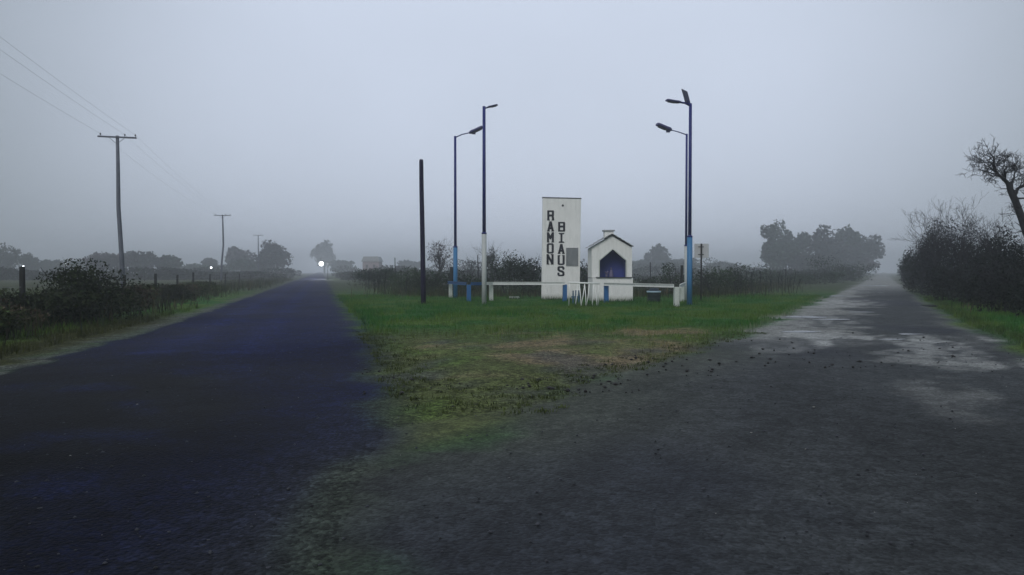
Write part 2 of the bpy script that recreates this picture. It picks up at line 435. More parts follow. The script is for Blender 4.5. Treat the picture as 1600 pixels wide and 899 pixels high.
def surface(x, y):
    """colour and wetness of the soil, grass and paving at any place"""
    le, re, dl, dr = edges(y)
    n1 = fbm(x * 0.25, y * 0.25, 4); n2 = fbm(x * 0.9 + 40, y * 0.9, 4); n3 = fbm(x * 2.6, y * 2.6 + 9, 3)
    col = np.broadcast_to(GREEN, x.shape + (3,)).copy()
    col = lerp(col, GREEN2, sstep(.42, .62, n2))
    # open fields beyond
    col = lerp(col, FIELD, sstep(40, 75, y))
    wet = np.zeros_like(x)
    # wedge between the roads: worn towards its tip
    yy = y + (n1 - .5) * 7 + (n2 - .5) * 3
    wedge = sstep(-1.0, 0.4, x - re) * sstep(-.5, .4, dl - x)
    worn = 1 - sstep(13.5, 23, yy)
    col = lerp(col, OLIVE, worn * wedge)
    br = ellipse(x, y, 2.8, 14.2, 3.9, 4.6, .3, 1.9, 3.0)
    br = np.clip(br * (.35 + 1.3 * sstep(.38, .62, n2 * .6 + n3 * .4)), 0, 1)
    col = lerp(col, BROWN, br * .8 * wedge)
    bare = sstep(.56, .68, fbm(x * 1.4 + 70, y * .8, 4)) * worn * wedge      # bare scuffed earth between the grass
    col = lerp(col, MUD * 1.6, bare * .6)
    tuft = sstep(.54, .66, fbm(x * 1.1 + 7, y * .7 + 30, 4)) * worn * wedge  # surviving green patches
    col = lerp(col, GREEN2 * .9, tuft * .6)
    # left verge
    lv = sstep(0, 0.6, le - x)
    dry = lv * (1 - sstep(1.4, 3.0, le - x + (n2 - .5) * 2))
    col = lerp(col, VERGE, dry * (1 - sstep(22, 34, y)))
    col = lerp(col, VERGE * 1.2, .6 * sstep(2, 5, le - x) * lv)
    sh = sstep(-.12, .05, le - x) * (1 - sstep(.2, .7, (le - x) * (14 / np.maximum(y, 9)) ** .3 + (n3 - .5) * .8))
    col = lerp(col, SHOULDER, np.clip(sh * (.45 + n2), 0, 1) * (1 - .5 * sstep(35, 70, y)))
    # verge right of the dirt road
    rv = sstep(0, .6, x - dr)
    col = lerp(col, VERGE * 1.1, rv * (1 - sstep(.3, 1.4, x - dr + (n2 - .5))) * .7)
    # asphalt
    a_in = sstep(-.15, .15, x - le) * (1 - sstep(-.5, .5, x - re + (n2 - .5) * .9))
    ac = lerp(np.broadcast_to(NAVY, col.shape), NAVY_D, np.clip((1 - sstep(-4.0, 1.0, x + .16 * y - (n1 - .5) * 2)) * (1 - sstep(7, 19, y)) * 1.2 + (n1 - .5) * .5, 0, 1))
    ac = lerp(ac, NAVY * np.array([1.7, 1.7, 1.5]), sstep(.56, .75, n2) * .35)
    al = (x - le) / np.maximum(re - le, .5)
    trk = np.exp(-((al - .27) / .07) ** 2) + np.exp(-((al - .56) / .07) ** 2)
    ac = ac * (1 + .6 * trk * (.4 + n2))[..., None]            # polished wheel tracks
    patch = sstep(.60, .63, fbm(x * .45 + 13, y * .3 + 5, 2)) * .3
    ac = ac * (1 - patch)[..., None]
    acr = (1 - sstep(4.5, 11, y)) * sstep(-2.6, -.8, x)
    ac = lerp(ac, MUD * .75, acr * .85)
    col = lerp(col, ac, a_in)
    wet = wet * (1 - a_in) + a_in * (.10 + .2 * (n1 - .5))
    # dirt road and forecourt
    d_in = sstep(-.6, .5, x - dl + (n2 - .5) * 1.2) * (1 - sstep(-.4, .4, x - dr + (n2 - .5) * .8))
    d_in = np.where(y < 6.5, np.maximum(d_in, 1 - a_in) * (1 - sstep(-.4, .4, x - dr)), d_in)
    dc = lerp(np.broadcast_to(MUD, col.shape), MUD_B, sstep(.45, .65, n1))
    mid = (dl + dr) / 2
    half = np.maximum((dr - dl) / 2, .5)
    lat = (x - mid) / half
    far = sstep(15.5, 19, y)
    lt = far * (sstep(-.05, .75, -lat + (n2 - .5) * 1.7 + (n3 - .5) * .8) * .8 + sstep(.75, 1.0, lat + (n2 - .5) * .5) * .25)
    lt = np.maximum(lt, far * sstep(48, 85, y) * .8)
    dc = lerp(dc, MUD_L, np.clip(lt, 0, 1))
    # standing silt, pale and wet, where the roads part
    pd = np.maximum.reduce([ellipse(x, y, 7.4, 18.0, 1.5, 2.4, -.3, 1.1, 5), ellipse(x, y, 9.6, 17.6, 2.3, 1.5, .1, 1.2, 15),
                            ellipse(x, y, 9.3, 21.5, .9, 1.6, -.4, 1.0, 25) * .6, ellipse(x, y, 5.6, 9.2, .7, 1.5, -.5, 1.5, 35) * .34, ellipse(x, y, 7.6, 12.6, .8, 2.4, -.5, 2.6, 65) * .5, ellipse(x, y, 9.0, 15.0, 1.2, 2.8, -.5, 2.4, 75) * .75, ellipse(x, y, 5.6, 15.6, .8, 1.6, -.5, 2.2, 95) * .4, ellipse(x, y, 3.0, 12.4, 1.6, 1.1, .5, 1.7, 85) * .25,
                            ellipse(x, y, 10.8, 24.5, 1.0, 3.2, -.46, 1.0, 45) * .55, ellipse(x, y, 16.5, 37, 2.0, 6, -.46, 1.0, 55) * .7])
    tr_ = fbm((x - .5 * y) * 2.2, (y + .5 * x) * .45, 4)
    hole = np.clip(sstep(.50, .64, n3) * .55 + sstep(.47, .62, tr_) * .8, 0, 1)
    pd = np.clip(pd * (1 - .9 * hole), 0, 1)
    lt = lt * (1 - .45 * sstep(.5, .66, tr_))
    dc = lerp(dc, MUD_L * 1.15, pd * .85)
    wt = np.clip(.10 + (n1 - .5) * .3 + pd * .35, 0, 1)
    ol = (1 - sstep(.0, 2.6, x - dl)) * (1 - sstep(14, 18, y)) * sstep(4, 7.5, y)
    dc = lerp(dc, (MUD * 1.3 + OLIVE * .7) * .5, ol * .65)
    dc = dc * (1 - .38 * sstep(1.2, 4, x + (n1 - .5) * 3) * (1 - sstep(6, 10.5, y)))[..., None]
    rut = sstep(.5, .66, fbm((x - .42 * y) * 1.6 + 3, (y + .42 * x) * .16, 3)) * .22 * (1 - sstep(16, 20, y))
    dc = dc * (1 - rut + .12)[..., None]
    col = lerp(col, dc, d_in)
    wet = wet * (1 - d_in) + d_in * wt
    col = col * (0.88 + 0.24 * n3)[..., None]
    return np.concatenate([col, np.clip(wet, 0, 1)[..., None]], axis=-1)

def spread(a, b, s0, grow, lim):
    out, s, v = [a], s0, a
    while v < b:
        v += s; s = min(s * grow, lim); out.append(v)
    return np.array(out)

def grid_faces(nr, nc):
    i = np.arange((nr - 1) * (nc - 1)); r, c = i // (nc - 1), i % (nc - 1)
    a = r * nc + c
    return np.stack([a, a + 1, a + nc + 1, a + nc], 1)

def make_ground():
    ys = np.concatenate([-spread(3, 900, 2, 1.25, 120)[::-1], np.arange(0, 45, .3), spread(45, 1150, .4, 1.05, 60)])
    xr = np.concatenate([np.arange(0, 22, .3), spread(22, 1000, .35, 1.06, 60)])
    xs = np.concatenate([-xr[:0:-1], xr])
    X, Y = np.meshgrid(xs, ys)
    le, re, dl, dr = edges(Y)
    def inside(a, b): return np.minimum(X - a, b - X)
    d = np.maximum(inside(le, re), inside(dl, dr))
    d = np.where(Y > -8, np.maximum(d, np.minimum(inside(le, dr), 5.6 - Y)), d)
    w = 0.35 + np.abs(Y) * .012
    Z = relief(X, Y) - .06 * sstep(0, .35 + np.abs(Y) * .01, d) + .05 * (1 - sstep(-1.6, -w, d)) - .02 * (np.abs(Y) > 45)
    Z += (fbm(X * 1.1, Y * 1.1, 3) - .5) * .07 * (1 - sstep(-2.0, -.5, d))
    Z = np.where(Y < -8, Z - .03, Z)
    V = np.stack([X, Y, Z], -1)
    o = mesh_np('ground', V, grid_faces(len(ys), len(xs)), M['ground'], None, surface(X, Y).reshape(-1, 4), True)
    tag(o, kind='structure')

def make_road(name, ea, eb, mat, ncol, lift, y1):
    ys = np.concatenate([np.arange(-7.5, 2, .5), np.arange(2, 34, .14), spread(34, y1, .2, 1.03, 12)])
    E = edges(ys)
    a, b = E[ea], E[eb]
    if name == 'dirt_road':
        k_ = sstep(6.0, 9.5, ys)
        a = np.where(ys < 9.5, np.minimum(a, (E[1] - .8) * (1 - k_) + a * k_), a)
    t = np.linspace(0, 1, ncol)
    X = a[:, None] * (1 - t) + b[:, None] * t
    Y = np.repeat(ys[:, None], ncol, 1)
    Z = relief(X, Y) + lift + np.maximum(np.abs(Y) - 30, 0) * .0012
    Z += (fbm(X * 1.7, Y * 1.7, 3) - .5) * .02
    Z[:, 0] -= .015; Z[:, -1] -= .015
    V = np.stack([X, Y, Z], -1)
    o = mesh_np(name, V, grid_faces(len(ys), ncol), mat, None, surface(X, Y).reshape(-1, 4), True)
    tag(o, kind='structure')

make_ground()
make_road('asphalt_road', 0, 1, M['asphalt'], 60, .010, 1100)
make_road('dirt_road', 2, 3, M['dirt'], 70, .006, 1100)

# puddles lying in the ruts of the dirt road
M['water'] = paint('muddy_water', (0.03, 0.032, 0.033), 0.16, 0.1, 2, spec=0.5)
def puddle(cx, cy, rx, ry, ang, seed):
    k = 36
    t = np.arange(k) / k * 2 * math.pi
    r = .55 + .9 * fbm(np.cos(t) * 1.5 + seed, np.sin(t) * 1.5 + seed * 2.3, 3)
    u, v = np.cos(t) * r * rx, np.sin(t) * r * ry
    x, y = u * math.cos(ang) - v * math.sin(ang), u * math.sin(ang) + v * math.cos(ang)
    z0 = float((relief(np.array([cx]), np.array([cy])) + (fbm(np.array([cx * 1.7]), np.array([cy * 1.7]), 3) - .5) * .02)[0]) + .016 + max(cy - 30, 0) * .0012
    mb = MB(); mb.add([(cx + a, cy + b, z0) for a, b in zip(x, y)], [tuple(range(k))])
    tag(mb.build('puddle', M['water']), kind='structure')
for i, (px, py, rx, ry) in enumerate(((1310, 463.5, 1.5, .9), (1368, 447.5, 1.6, 2.2), (1455, 479, .35, 1.3), (1427, 523, .42, .28), (1262, 496, .8, .55), (1300, 500, .6, .3), (1345, 489, .5, .3), (1248, 519, .5, .3), (1395, 531, .35, .12))):
    q_ = CAM_H * F_PX / (py - HORIZON)
    puddle((px - CX) / F_PX * q_, q_, rx, ry, -.46 if i in (1, 2) else .15, 3.7 * i + 1)

# loose stones and clods
def make_stones(name, pts, size, colfn, label):
    n = len(pts)
    base = np.array([(1, 0, 0), (0, 1, 0), (-1, 0, 0), (0, -1, 0), (0, 0, .8), (0, 0, -.8)], dtype=float)
    f0 = np.array([(0, 1, 4), (1, 2, 4), (2, 3, 4), (3, 0, 4), (1, 0, 5), (2, 1, 5), (3, 2, 5), (0, 3, 5)])
    s = size[:, None, None] * (0.6 + 0.8 * RNG.random((n, 6, 1)))
    ang = RNG.random(n) * 6.28
    V = base[None] * s
    V[..., 2] *= .7
    x = V[..., 0] * np.cos(ang)[:, None] - V[..., 1] * np.sin(ang)[:, None]
    y = V[..., 0] * np.sin(ang)[:, None] + V[..., 1] * np.cos(ang)[:, None]
    V = np.stack([x + pts[:, None, 0], y + pts[:, None, 1], V[..., 2] + (relief(pts[:, 0], pts[:, 1]) + .012 + size * .25)[:, None]], -1)
    Fc = (f0[None] + (np.arange(n) * 6)[:, None, None]).reshape(-1, 3)
    col = np.repeat(colfn(n), 6, 0)
    o = mesh_np(name, V, Fc, M['stone'], None, col)
    tag(o, label, 'stones', kind='stuff')

n = 6000
yy = 3 + 27 * RNG.random(n) ** 1.4
xx = (RNG.random(n) - .5) * 1.5 * (yy + 4)
le_, re_, dl_, dr_ = edges(yy)
keep = (xx > le_ - .6) & (xx < dr_ + .4)
pts = np.stack([xx, yy], 1)[keep]
sz = .004 + .015 * RNG.random(len(pts)) ** 3
def stone_cols(n):
    t = RNG.random((n, 1))
    c = np.array([.025, .027, .035]) * (0.4 + 1.6 * t)
    pale = RNG.random(n) < .035
    c[pale] = np.array([.22, .22, .21])
    return c
make_stones('gravel', pts, sz, stone_cols, 'loose dark gravel scattered over the wet roads and worn grass tip')

def clods():
    out = []
    for (px0, px1, py0, py1, k) in ((700, 1000, 555, 615, 70), (1010, 1130, 560, 590, 26), (1150, 1500, 520, 580, 55), (900, 1000, 590, 615, 20), (560, 680, 575, 620, 14)):
        for _ in range(k):
            px, py = random.uniform(px0, px1), random.uniform(py0, py1)
            Y = CAM_H * F_PX / (py - HORIZON)
            out.append(((px - CX) / F_PX * Y, Y))
    return np.array(out)
pc = clods()
make_stones('mud_clods', pc, .018 + .03 * RNG.random(len(pc)) ** 2, lambda n: np.array([.018, .017, .018]) * (0.5 + RNG.random((n, 1))),
            'small dark clods of mud strewn across the worn grass and puddled road')

# ---------------------------------------------------------------- vegetation helpers
def leaf_cloud(cen, size, col, aspect=0.6, up=0.0, colvar=.45):
    """N leaf quads around the given centres, oriented at random"""
    n = len(cen)
    a = RNG.normal(size=(n, 3)); a[:, 2] += up * np.sign(RNG.random(n) - .05)
    a /= np.linalg.norm(a, axis=1)[:, None]
    b = np.cross(a, RNG.normal(size=(n, 3))); b /= np.linalg.norm(b, axis=1)[:, None] + 1e-9
    s = (size * (0.6 + .8 * RNG.random(n)))[:, None]
    u, v = a * s, b * s * aspect
    V = np.stack([cen - u, cen + v * .9, cen + u, cen - v * .9], 1)
    Fc = np.arange(n * 4).reshape(n, 4)
    cc = np.asarray(col)
    c = (cc if cc.ndim == 2 else np.broadcast_to(cc, (n, 3))) * (1 - colvar + 2 * colvar * RNG.random((n, 1))) * np.where(RNG.random((n, 1)) < .12, 1.8, 1.0)
    c = c * (1 + .25 * (RNG.random((n, 3)) - .5))
    return V.reshape(-1, 3), Fc, np.repeat(c, 4, 0)

def crown_points(n, cx, cy, zc, rx, ry, rz, k, tight=.36, fill=False):
    """clumpy crown: k clumps inside an ellipsoid, n leaf centres in them"""
    d = RNG.normal(size=(k, 3)); d /= np.linalg.norm(d, axis=1)[:, None]
    r = RNG.random(k) ** .45
    cl = d * r[:, None] * (1 - tight * .8)
    cs = tight * (.6 + .7 * RNG.random(k))
    i = RNG.integers(0, k, n)
    e = RNG.normal(size=(n, 3)); e /= np.linalg.norm(e, axis=1)[:, None]
    p = cl[i] + e * (cs[i] * RNG.random(n) ** .4)[:, None]
    tone = (0.7 + .6 * RNG.random(k))[i]
    if fill: p = p / np.percentile(np.abs(p), 99, axis=0)[None] * .97        # fill the crown's full width and height
    return np.stack([cx + p[:, 0] * rx, cy + p[:, 1] * ry, zc + p[:, 2] * rz], 1), tone

def grow(mb, p, d, L, r, depth, droop=.0, spreadk=.75, n=None, kids=3):
    p = Vector(p); d = Vector(d).normalized()
    seg = 4 if depth > 1 else 3
    pts, rad = [p.copy()], [r]
    dirs = []
    for i in range(seg):
        d = (d + Vector((random.gauss(0, .22), random.gauss(0, .22), random.gauss(.03 - droop, .16)))).normalized()
        p = p + d * (L / seg)
        pts.append(p.copy()); rad.append(max(r * (1 - .62 * (i + 1) / seg), .006)); dirs.append(d.copy())
    mb.tube(pts, rad, n=(6 if depth > 2 else (4 if depth > 0 else 3)), cap=False)
    if depth <= 0: return
    for k in range(kids):
        i = random.randint(1, seg)
        dd = dirs[i - 1]
        a = dd.cross(Vector((random.gauss(0, 1), random.gauss(0, 1), random.gauss(0, 1)))).normalized()
        nd = (dd + a * random.uniform(.5, 1.2) * spreadk + Vector((0, 0, .1))).normalized()
        grow(mb, pts[i], nd, L * random.uniform(.55, .8), rad[i] * .68, depth - 1, droop, spreadk, None, kids)

def leafy_tree(name, label, x, y, h, w, col, nleaf=2600, leaf=.22, k=26, low=.18, group=None, depth=None, cat='tree'):
    t = thing(name, label, cat, (x, y, 0), group)
    mb = MB()
    r0 = max(.06, h * .022)
    mb.tube([(0, 0, -.1), (.05, 0, h * .3), (-.04, .05, h * .6), (.06, 0, h * .85)], [r0 * 1.3, r0, r0 * .6, r0 * .2], 7)
    for _ in range(7):
        a = random.uniform(0, 6.28); z = random.uniform(.2, .6) * h
        mb.tube([(0, 0, z), (math.cos(a) * w * .2, math.sin(a) * w * .2, z + h * .14), (math.cos(a) * w * .36, math.sin(a) * w * .36, z + h * .22)],
                [r0 * .45, r0 * .28, r0 * .1], 5)
    mb.build('trunk', M['far_bark'], t)
    zc = h * (1 + low) / 2
    c, tone = crown_points(nleaf, 0, 0, zc, w / 2, (depth or w) / 2, h * (1 - low) / 2, k)
    V, Fc, cc = leaf_cloud(c, leaf, np.asarray(col)[None] * tone[:, None])
    mesh_np('crown', V, Fc, M['leaf'], t, cc)
    return t

def bare_tree(name, label, x, y, h, w, depth=4, kids=3, limbs=5, col=None, nleaf=0, leaf=.1, group=None, mat='bark', r0=None, cat='tree'):
    t = thing(name, label, cat, (x, y, 0), group)
    r0 = r0 or h * .02
    mb = MB()
    top = h * .38
    lean = random.uniform(-.1, .1) * h
    mb.tube([(0, 0, -.1), (lean * .4, 0, top * .5), (lean, 0, top)], [r0 * 1.4, r0 * 1.1, r0 * .9], 7)
    mb.build('trunk', M[mat], t)
    cr = MB()
    for i in range(limbs):
        a = 6.28 * i / limbs + random.uniform(-.4, .4)
        s = random.uniform(.25, .9) * w / h
        grow(cr, (lean, 0, top * random.uniform(.8, 1.0)), (math.cos(a) * s, math.sin(a) * s, 1), h * .36, r0 * .6, depth - 1, kids=kids)
    cr.build('crown', M[mat], t)
    if nleaf:
        c, tone = crown_points(nleaf, lean, 0, h * .68, w / 2, w / 2, h * .3, 18)
        V, Fc, cc = leaf_cloud(c, leaf, np.asarray(col)[None] * tone[:, None], .25)
        tag(mesh_np('twigs', V, Fc, M['leaf'], t, cc), kind='stuff')
    return t

def bush(name, label, x, y, w, d, h, col, nleaf, leaf, k=16, aspect=.5, up=.0, group=None, stems=6, twig=0):
    t = thing(name, label, 'bush', (x, y, 0), group)
    mb = MB()
    for _ in range(stems):
        a = random.uniform(0, 6.28); s = random.uniform(.15, .42)
        mb.tube([(random.gauss(0, .12) * w * .5, random.gauss(0, .12) * d * .5, -.05), (math.cos(a) * w * s * .5, math.sin(a) * d * s * .5, h * .45),
                 (math.cos(a) * w * s, math.sin(a) * d * s, h * random.uniform(.75, 1.0))], [.03, .02, .006], 4)
    mb.build('stems', M['bark'], t)
    c, tone = crown_points(nleaf, 0, 0, h * .46, w / 2, d / 2, h * .54, k, .42, True)
    c[:, 2] = np.maximum(c[:, 2], .03 + .1 * RNG.random(len(c)))
    V, Fc, cc = leaf_cloud(c, leaf, np.asarray(col)[None] * tone[:, None], aspect, up)
    if twig:
        c2, t2 = crown_points(twig, 0, 0, h * .55, w / 2, d / 2, h * .56, k, .5)
        V2, F2, cc2 = leaf_cloud(c2, leaf * 2.4, np.array([[.02, .02, .024]]) * t2[:, None], .045, 1.0)
        V = np.concatenate([V, V2]); Fc = np.concatenate([Fc, F2 + len(cc)]); cc = np.concatenate([cc, cc2])
    mesh_np('foliage', V, Fc, M['leaf'], t, cc)
    return t

# ---------------------------------------------------------------- grass and weeds (nobody could count them)
def blades(name, pts, h, wdt, col, label, cat='grass', lean=.5):
    n = len(pts)
    a = RNG.random(n) * 6.28
    ln = RNG.random(n) * lean * h
    z = relief(pts[:, 0], pts[:, 1]) + .01
    ca, sa = np.cos(a), np.sin(a)
    b = np.stack([pts[:, 0], pts[:, 1], z], 1)
    side = np.stack([-sa, ca, 0 * a], 1) * wdt[:, None] * .5
    mid = b + np.stack([ca * ln * .35, sa * ln * .35, h * .55], 1)
    tip = b + np.stack([ca * ln, sa * ln, h], 1)
    V = np.stack([b - side, b + side, mid + side * .7, tip, mid - side * .7], 1)
    idx = np.arange(n)[:, None] * 5
    F1 = (idx + np.array([[0, 1, 2]])); F2 = (idx + np.array([[0, 2, 4]])); F3 = (idx + np.array([[4, 2, 3]]))
    Fc = np.concatenate([F1, F2, F3])
    o = mesh_np(name, V, Fc, M['leaf'], None, np.repeat(col, 5, 0))
    tag(o, label, cat, kind='stuff')

def scatter(n, x0, x1, y0, y1, pw=1.0):
    y = y0 + (y1 - y0) * RNG.random(n) ** pw
    return x0 + (x1 - x0) * RNG.random(n), y

# green wedge and right verge
gx, gy = scatter(260000, -14, 26, 13, 50, 1.2)
le_, re_, dl_, dr_ = edges(gy)
nn = fbm(gx * .9 + 40, gy * .9, 4); n1_ = fbm(gx * .25, gy * .25, 4)
yy_ = gy + (n1_ - .5) * 7 + (nn - .5) * 3
ok = (((gx > re_ + .15) & (gx < dl_ - .1) & (RNG.random(len(gx)) < np.clip(sstep(13.5, 23, yy_), .03, 1))) | (gx > dr_ + .25) | ((gx < le_ - .9) & (gx > le_ - 6)))
ok &= RNG.random(len(gx)) < .35 + 1.1 * nn
gx, gy = gx[ok], gy[ok]
c = surface(gx, gy)[:, :3] * (0.75 + .7 * RNG.random((len(gx), 1))) * np.array([1.0, 1.05, .9])
hh = (.05 + .09 * RNG.random(len(gx)) ** 1.5) * (1 + .9 * sstep(.5, .7, fbm(gx * .5, gy * .5, 3)))
blades('grass', np.stack([gx, gy], 1), hh, .010 + .014 * RNG.random(len(gx)), c, 'short wet green grass on the wedge between the roads and on both verges')

# scattered tufts on the worn tip and along the broken road edges
ty = 4.5 + 15 * RNG.random(900) ** 1.2
te = edges(ty)
which = RNG.random(900)
tx = np.where(which < .35, te[1] + np.abs(RNG.normal(size=900)) * .5 - .1, np.where(which < .6, te[2] - np.abs(RNG.normal(size=900)) * .7 + .3, te[1] + (te[2] - te[1]) * RNG.random(900)))
okt = ty > np.where(which < .35, 9.0, 8.2)
tx, ty = tx[okt], ty[okt]
bx = np.repeat(tx, 14) + RNG.normal(size=len(tx) * 14) * .05; by = np.repeat(ty, 14) + RNG.normal(size=len(tx) * 14) * .05
ct = np.array([.050, .066, .022])[None] * (.5 + .9 * np.repeat(RNG.random((len(tx), 1)), 14, 0)) * (.8 + .4 * RNG.random((len(bx), 1)))
blades('grass_tufts', np.stack([bx, by], 1), .015 + .035 * RNG.random(len(bx)), .008 + .008 * RNG.random(len(bx)), ct, 'sparse olive grass tufts on the worn tip between the roads', 'grass', 1.2)

# tall weeds along the field fences
def strip(n, pa, pb, half):
    t = RNG.random(n)[:, None]
    p = np.array(pa)[None] * (1 - t) + np.array(pb)[None] * t
    return p + RNG.normal(size=(n, 2)) * half
wp = np.concatenate([strip(5000, (-4, 47), (-14, 86), 1.6), strip(6000, (10, 46), (26, 78), 1.8), strip(4500, (-5, 49), (12, 49), 2.5),
                     strip(3000, (-13.0, 15), (-14.8, 24), .9), strip(4500, (-15.4, 25), (-25, 58), 1.5), strip(2600, (19, 26), (36, 60), 1.3),
                     strip(5000, (-25, 60), (-48, 150), 2.5), strip(4000, (28, 82), (60, 146), 1.6)])
E_ = edges(wp[:, 1])
wp = wp[~(((wp[:, 0] > E_[0] - .8) & (wp[:, 0] < E_[1] + .8)) | ((wp[:, 0] > E_[2] - .8) & (wp[:, 0] < E_[3] + .8)))]
hw = (.22 + .6 * RNG.random(len(wp)) ** 2.2) * (.6 + .9 * fbm(wp[:, 0] * .4, wp[:, 1] * .4, 3))
tone_ = RNG.random((len(wp), 1))
cw = (np.array([.022, .036, .014])[None] * (1 - tone_ ** 3) + np.array([.085, .070, .042])[None] * tone_ ** 3) * (.5 + .9 * RNG.random((len(wp), 1))) * (1 + .3 * (RNG.random((len(wp), 3)) - .5))
blades('tall_weeds', wp, hw, .025 + .03 * RNG.random(len(wp)), cw, 'rank tall weeds growing along the field fences and hedge feet', 'weeds', .6)

# tall dry stalks standing above the weeds
def stalks():
    mb = MB()
    spots = [(random.uniform(11.5, 24), random.uniform(46, 60)) for _ in range(60)] + [(random.uniform(-10, 8), random.uniform(49, 58)) for _ in range(36)] \
        + [(random.uniform(-15, -8), random.uniform(66, 86)) for _ in range(14)]
    spots = [(x, y) for x, y in spots if not ed(DL, y) - 2.5 < x < ed(DR, y) + 2]
    for x, y in spots:
        h = random.uniform(.8, 2.1)
        dx = random.gauss(0, .1) * h
        mb.tube([(x, y, 0), (x + dx * .4, y, h * .55), (x + dx, y, h)], [.025, .018, .008], 4, False)
        for k in range(random.randint(3, 7)):
            z = h * random.uniform(.45, 1.0); a = random.uniform(0, 6.28); L = random.uniform(.1, .3)
            mb.tube([(x + dx * z / h, y, z), (x + dx * z / h + math.cos(a) * L * .6, y + math.sin(a) * L * .6, z + L * .7)], [.02, .012], 3, False)
    o = mb.build('weed_stalks', M['post_wood'])
    tag(o, 'tall dark dry weed stalks standing in the field behind the monument', 'weeds', kind='stuff')
stalks()

# ---------------------------------------------------------------- town sign
SIGN_Y = 41.0
def rz_(px, py, Y): q = P(px, py, Y); return q.x, q.z
sign = thing('town_sign', 'tall white slab with RAMON BIAUS in black vertical letters on the grass', 'sign', (P(876, 470, SIGN_Y).x, SIGN_Y, 0))
ox = sign.location.x
xl0, xr0 = P(846, 470, SIGN_Y).x - ox, P(905.5, 470, SIGN_Y).x - ox
xl1, ztl = P(848, 309.5, SIGN_Y).x - ox, P(848, 309.5, SIGN_Y).z
xr1, ztr = P(908, 311, SIGN_Y).x - ox, P(908, 311, SIGN_Y).z
mb = MB()
mb.prism([(xl0, -.1), (xr0, -.1), (xr1, ztr), (xl1, ztl)], 0, .38)
mb.build('slab', M['white'], sign, bevel=.015)
mb = MB()
mb.prism([(xl1 - .02, ztl + .002), (xr1 + .02, ztr + .002), (xr1 + .02, ztr + .05), (xl1 - .02, ztl + .05)], -.02, .40)
mb.build('cap', M['cap'], sign)

# slab-serif letters drawn as strokes on a small raster, then merged into blocks
STROKES = {
    'R': [((.16, 0), (.16, 1.5)), ((.16, 1.42), (.74, 1.42)), ((.82, 1.34), (.82, .84)), ((.16, .76), (.78, .76)), ((.76, .76), (.86, 0)), ((.02, .05), (.32, .05)), ((.7, .05), (1.0, .05)), ((.02, 1.44), (.3, 1.44))],
    'A': [((.5, 1.5), (.16, 0)), ((.5, 1.5), (.84, 0)), ((.28, .48), (.72, .48)), ((.02, .05), (.32, .05)), ((.68, .05), (.98, .05)), ((.42, 1.44), (.6, 1.44))],
    'M': [((.14, 0), (.14, 1.5)), ((.86, 0), (.86, 1.5)), ((.14, 1.45), (.5, .62)), ((.86, 1.45), (.5, .62)), ((.0, .05), (.28, .05)), ((.72, .05), (1.0, .05)), ((.0, 1.44), (.2, 1.44)), ((.8, 1.44), (1.0, 1.44))],
    'O': [((.14, .25), (.14, 1.25)), ((.86, .25), (.86, 1.25)), ((.3, .08), (.7, .08)), ((.3, 1.42), (.7, 1.42)), ((.14, .25), (.3, .08)), ((.7, .08), (.86, .25)), ((.14, 1.25), (.3, 1.42)), ((.7, 1.42), (.86, 1.25))],
    'N': [((.15, 0), (.15, 1.5)), ((.85, 0), (.85, 1.5)), ((.15, 1.42), (.85, .08)), ((.0, .05), (.32, .05)), ((.0, 1.44), (.2, 1.44)), ((.68, 1.44), (1.0, 1.44)), ((.7, .05), (.95, .05))],
    'B': [((.16, 0), (.16, 1.5)), ((.04, 1.43), (.74, 1.43)), ((.84, 1.33), (.84, .86)), ((.16, .77), (.78, .77)), ((.86, .7), (.86, .17)), ((.04, .07), (.76, .07)), ((.74, 1.43), (.84, 1.33)), ((.78, .77), (.86, .68)), ((.78, .77), (.84, .86)), ((.76, .07), (.86, .17))],
    'I': [((.5, 0), (.5, 1.5)), ((.26, .05), (.74, .05)), ((.26, 1.45), (.74, 1.45))],
    'U': [((.14, .25), (.14, 1.5)), ((.86, .25), (.86, 1.5)), ((.3, .08), (.7, .08)), ((.14, .25), (.3, .08)), ((.7, .08), (.86, .25)), ((.02, 1.45), (.28, 1.45)), ((.72, 1.45), (.98, 1.45))],
    'S': [((.84, 1.12), (.84, 1.24)), ((.84, 1.24), (.7, 1.42)), ((.7, 1.42), (.3, 1.42)), ((.3, 1.42), (.14, 1.25)), ((.14, 1.25), (.14, .98)), ((.14, .98), (.32, .82)), ((.32, .82), (.7, .7)), ((.7, .7), (.86, .52)), ((.86, .52), (.86, .26)), ((.86, .26), (.7, .08)), ((.7, .08), (.3, .08)), ((.3, .08), (.14, .25)), ((.14, .25), (.14, .4))],
}
def letter_rects(ch, nx=30, ny=45, th=.15):
    gxx, gzz = np.meshgrid((np.arange(nx) + .5) / nx, (np.arange(ny) + .5) / ny * 1.5)
    m = np.zeros((ny, nx), bool)
    for (a, b) in STROKES[ch]:
        a, b = np.array(a), np.array(b)
        ab = b - a
        t = np.clip(((gxx - a[0]) * ab[0] + (gzz - a[1]) * ab[1]) / (ab @ ab), 0, 1)
        serif = abs(ab[1]) < .01 and abs(ab[0]) < .35
        m |= np.hypot(gxx - a[0] - t * ab[0], gzz - a[1] - t * ab[1]) < (th * .6 if serif else th)
    rects, used = [], np.zeros_like(m)
    for r in range(ny):
        for cidx in range(nx):
            if m[r, cidx] and not used[r, cidx]:
                c2 = cidx
                while c2 < nx and m[r, c2] and not used[r, c2]: c2 += 1
                r2 = r + 1
                while r2 < ny and m[r2, cidx:c2].all() and not used[r2, cidx:c2].any(): r2 += 1
                used[r:r2, cidx:c2] = True
                rects.append((cidx / nx, r / ny * 1.5, c2 / nx, r2 / ny * 1.5))
    return rects
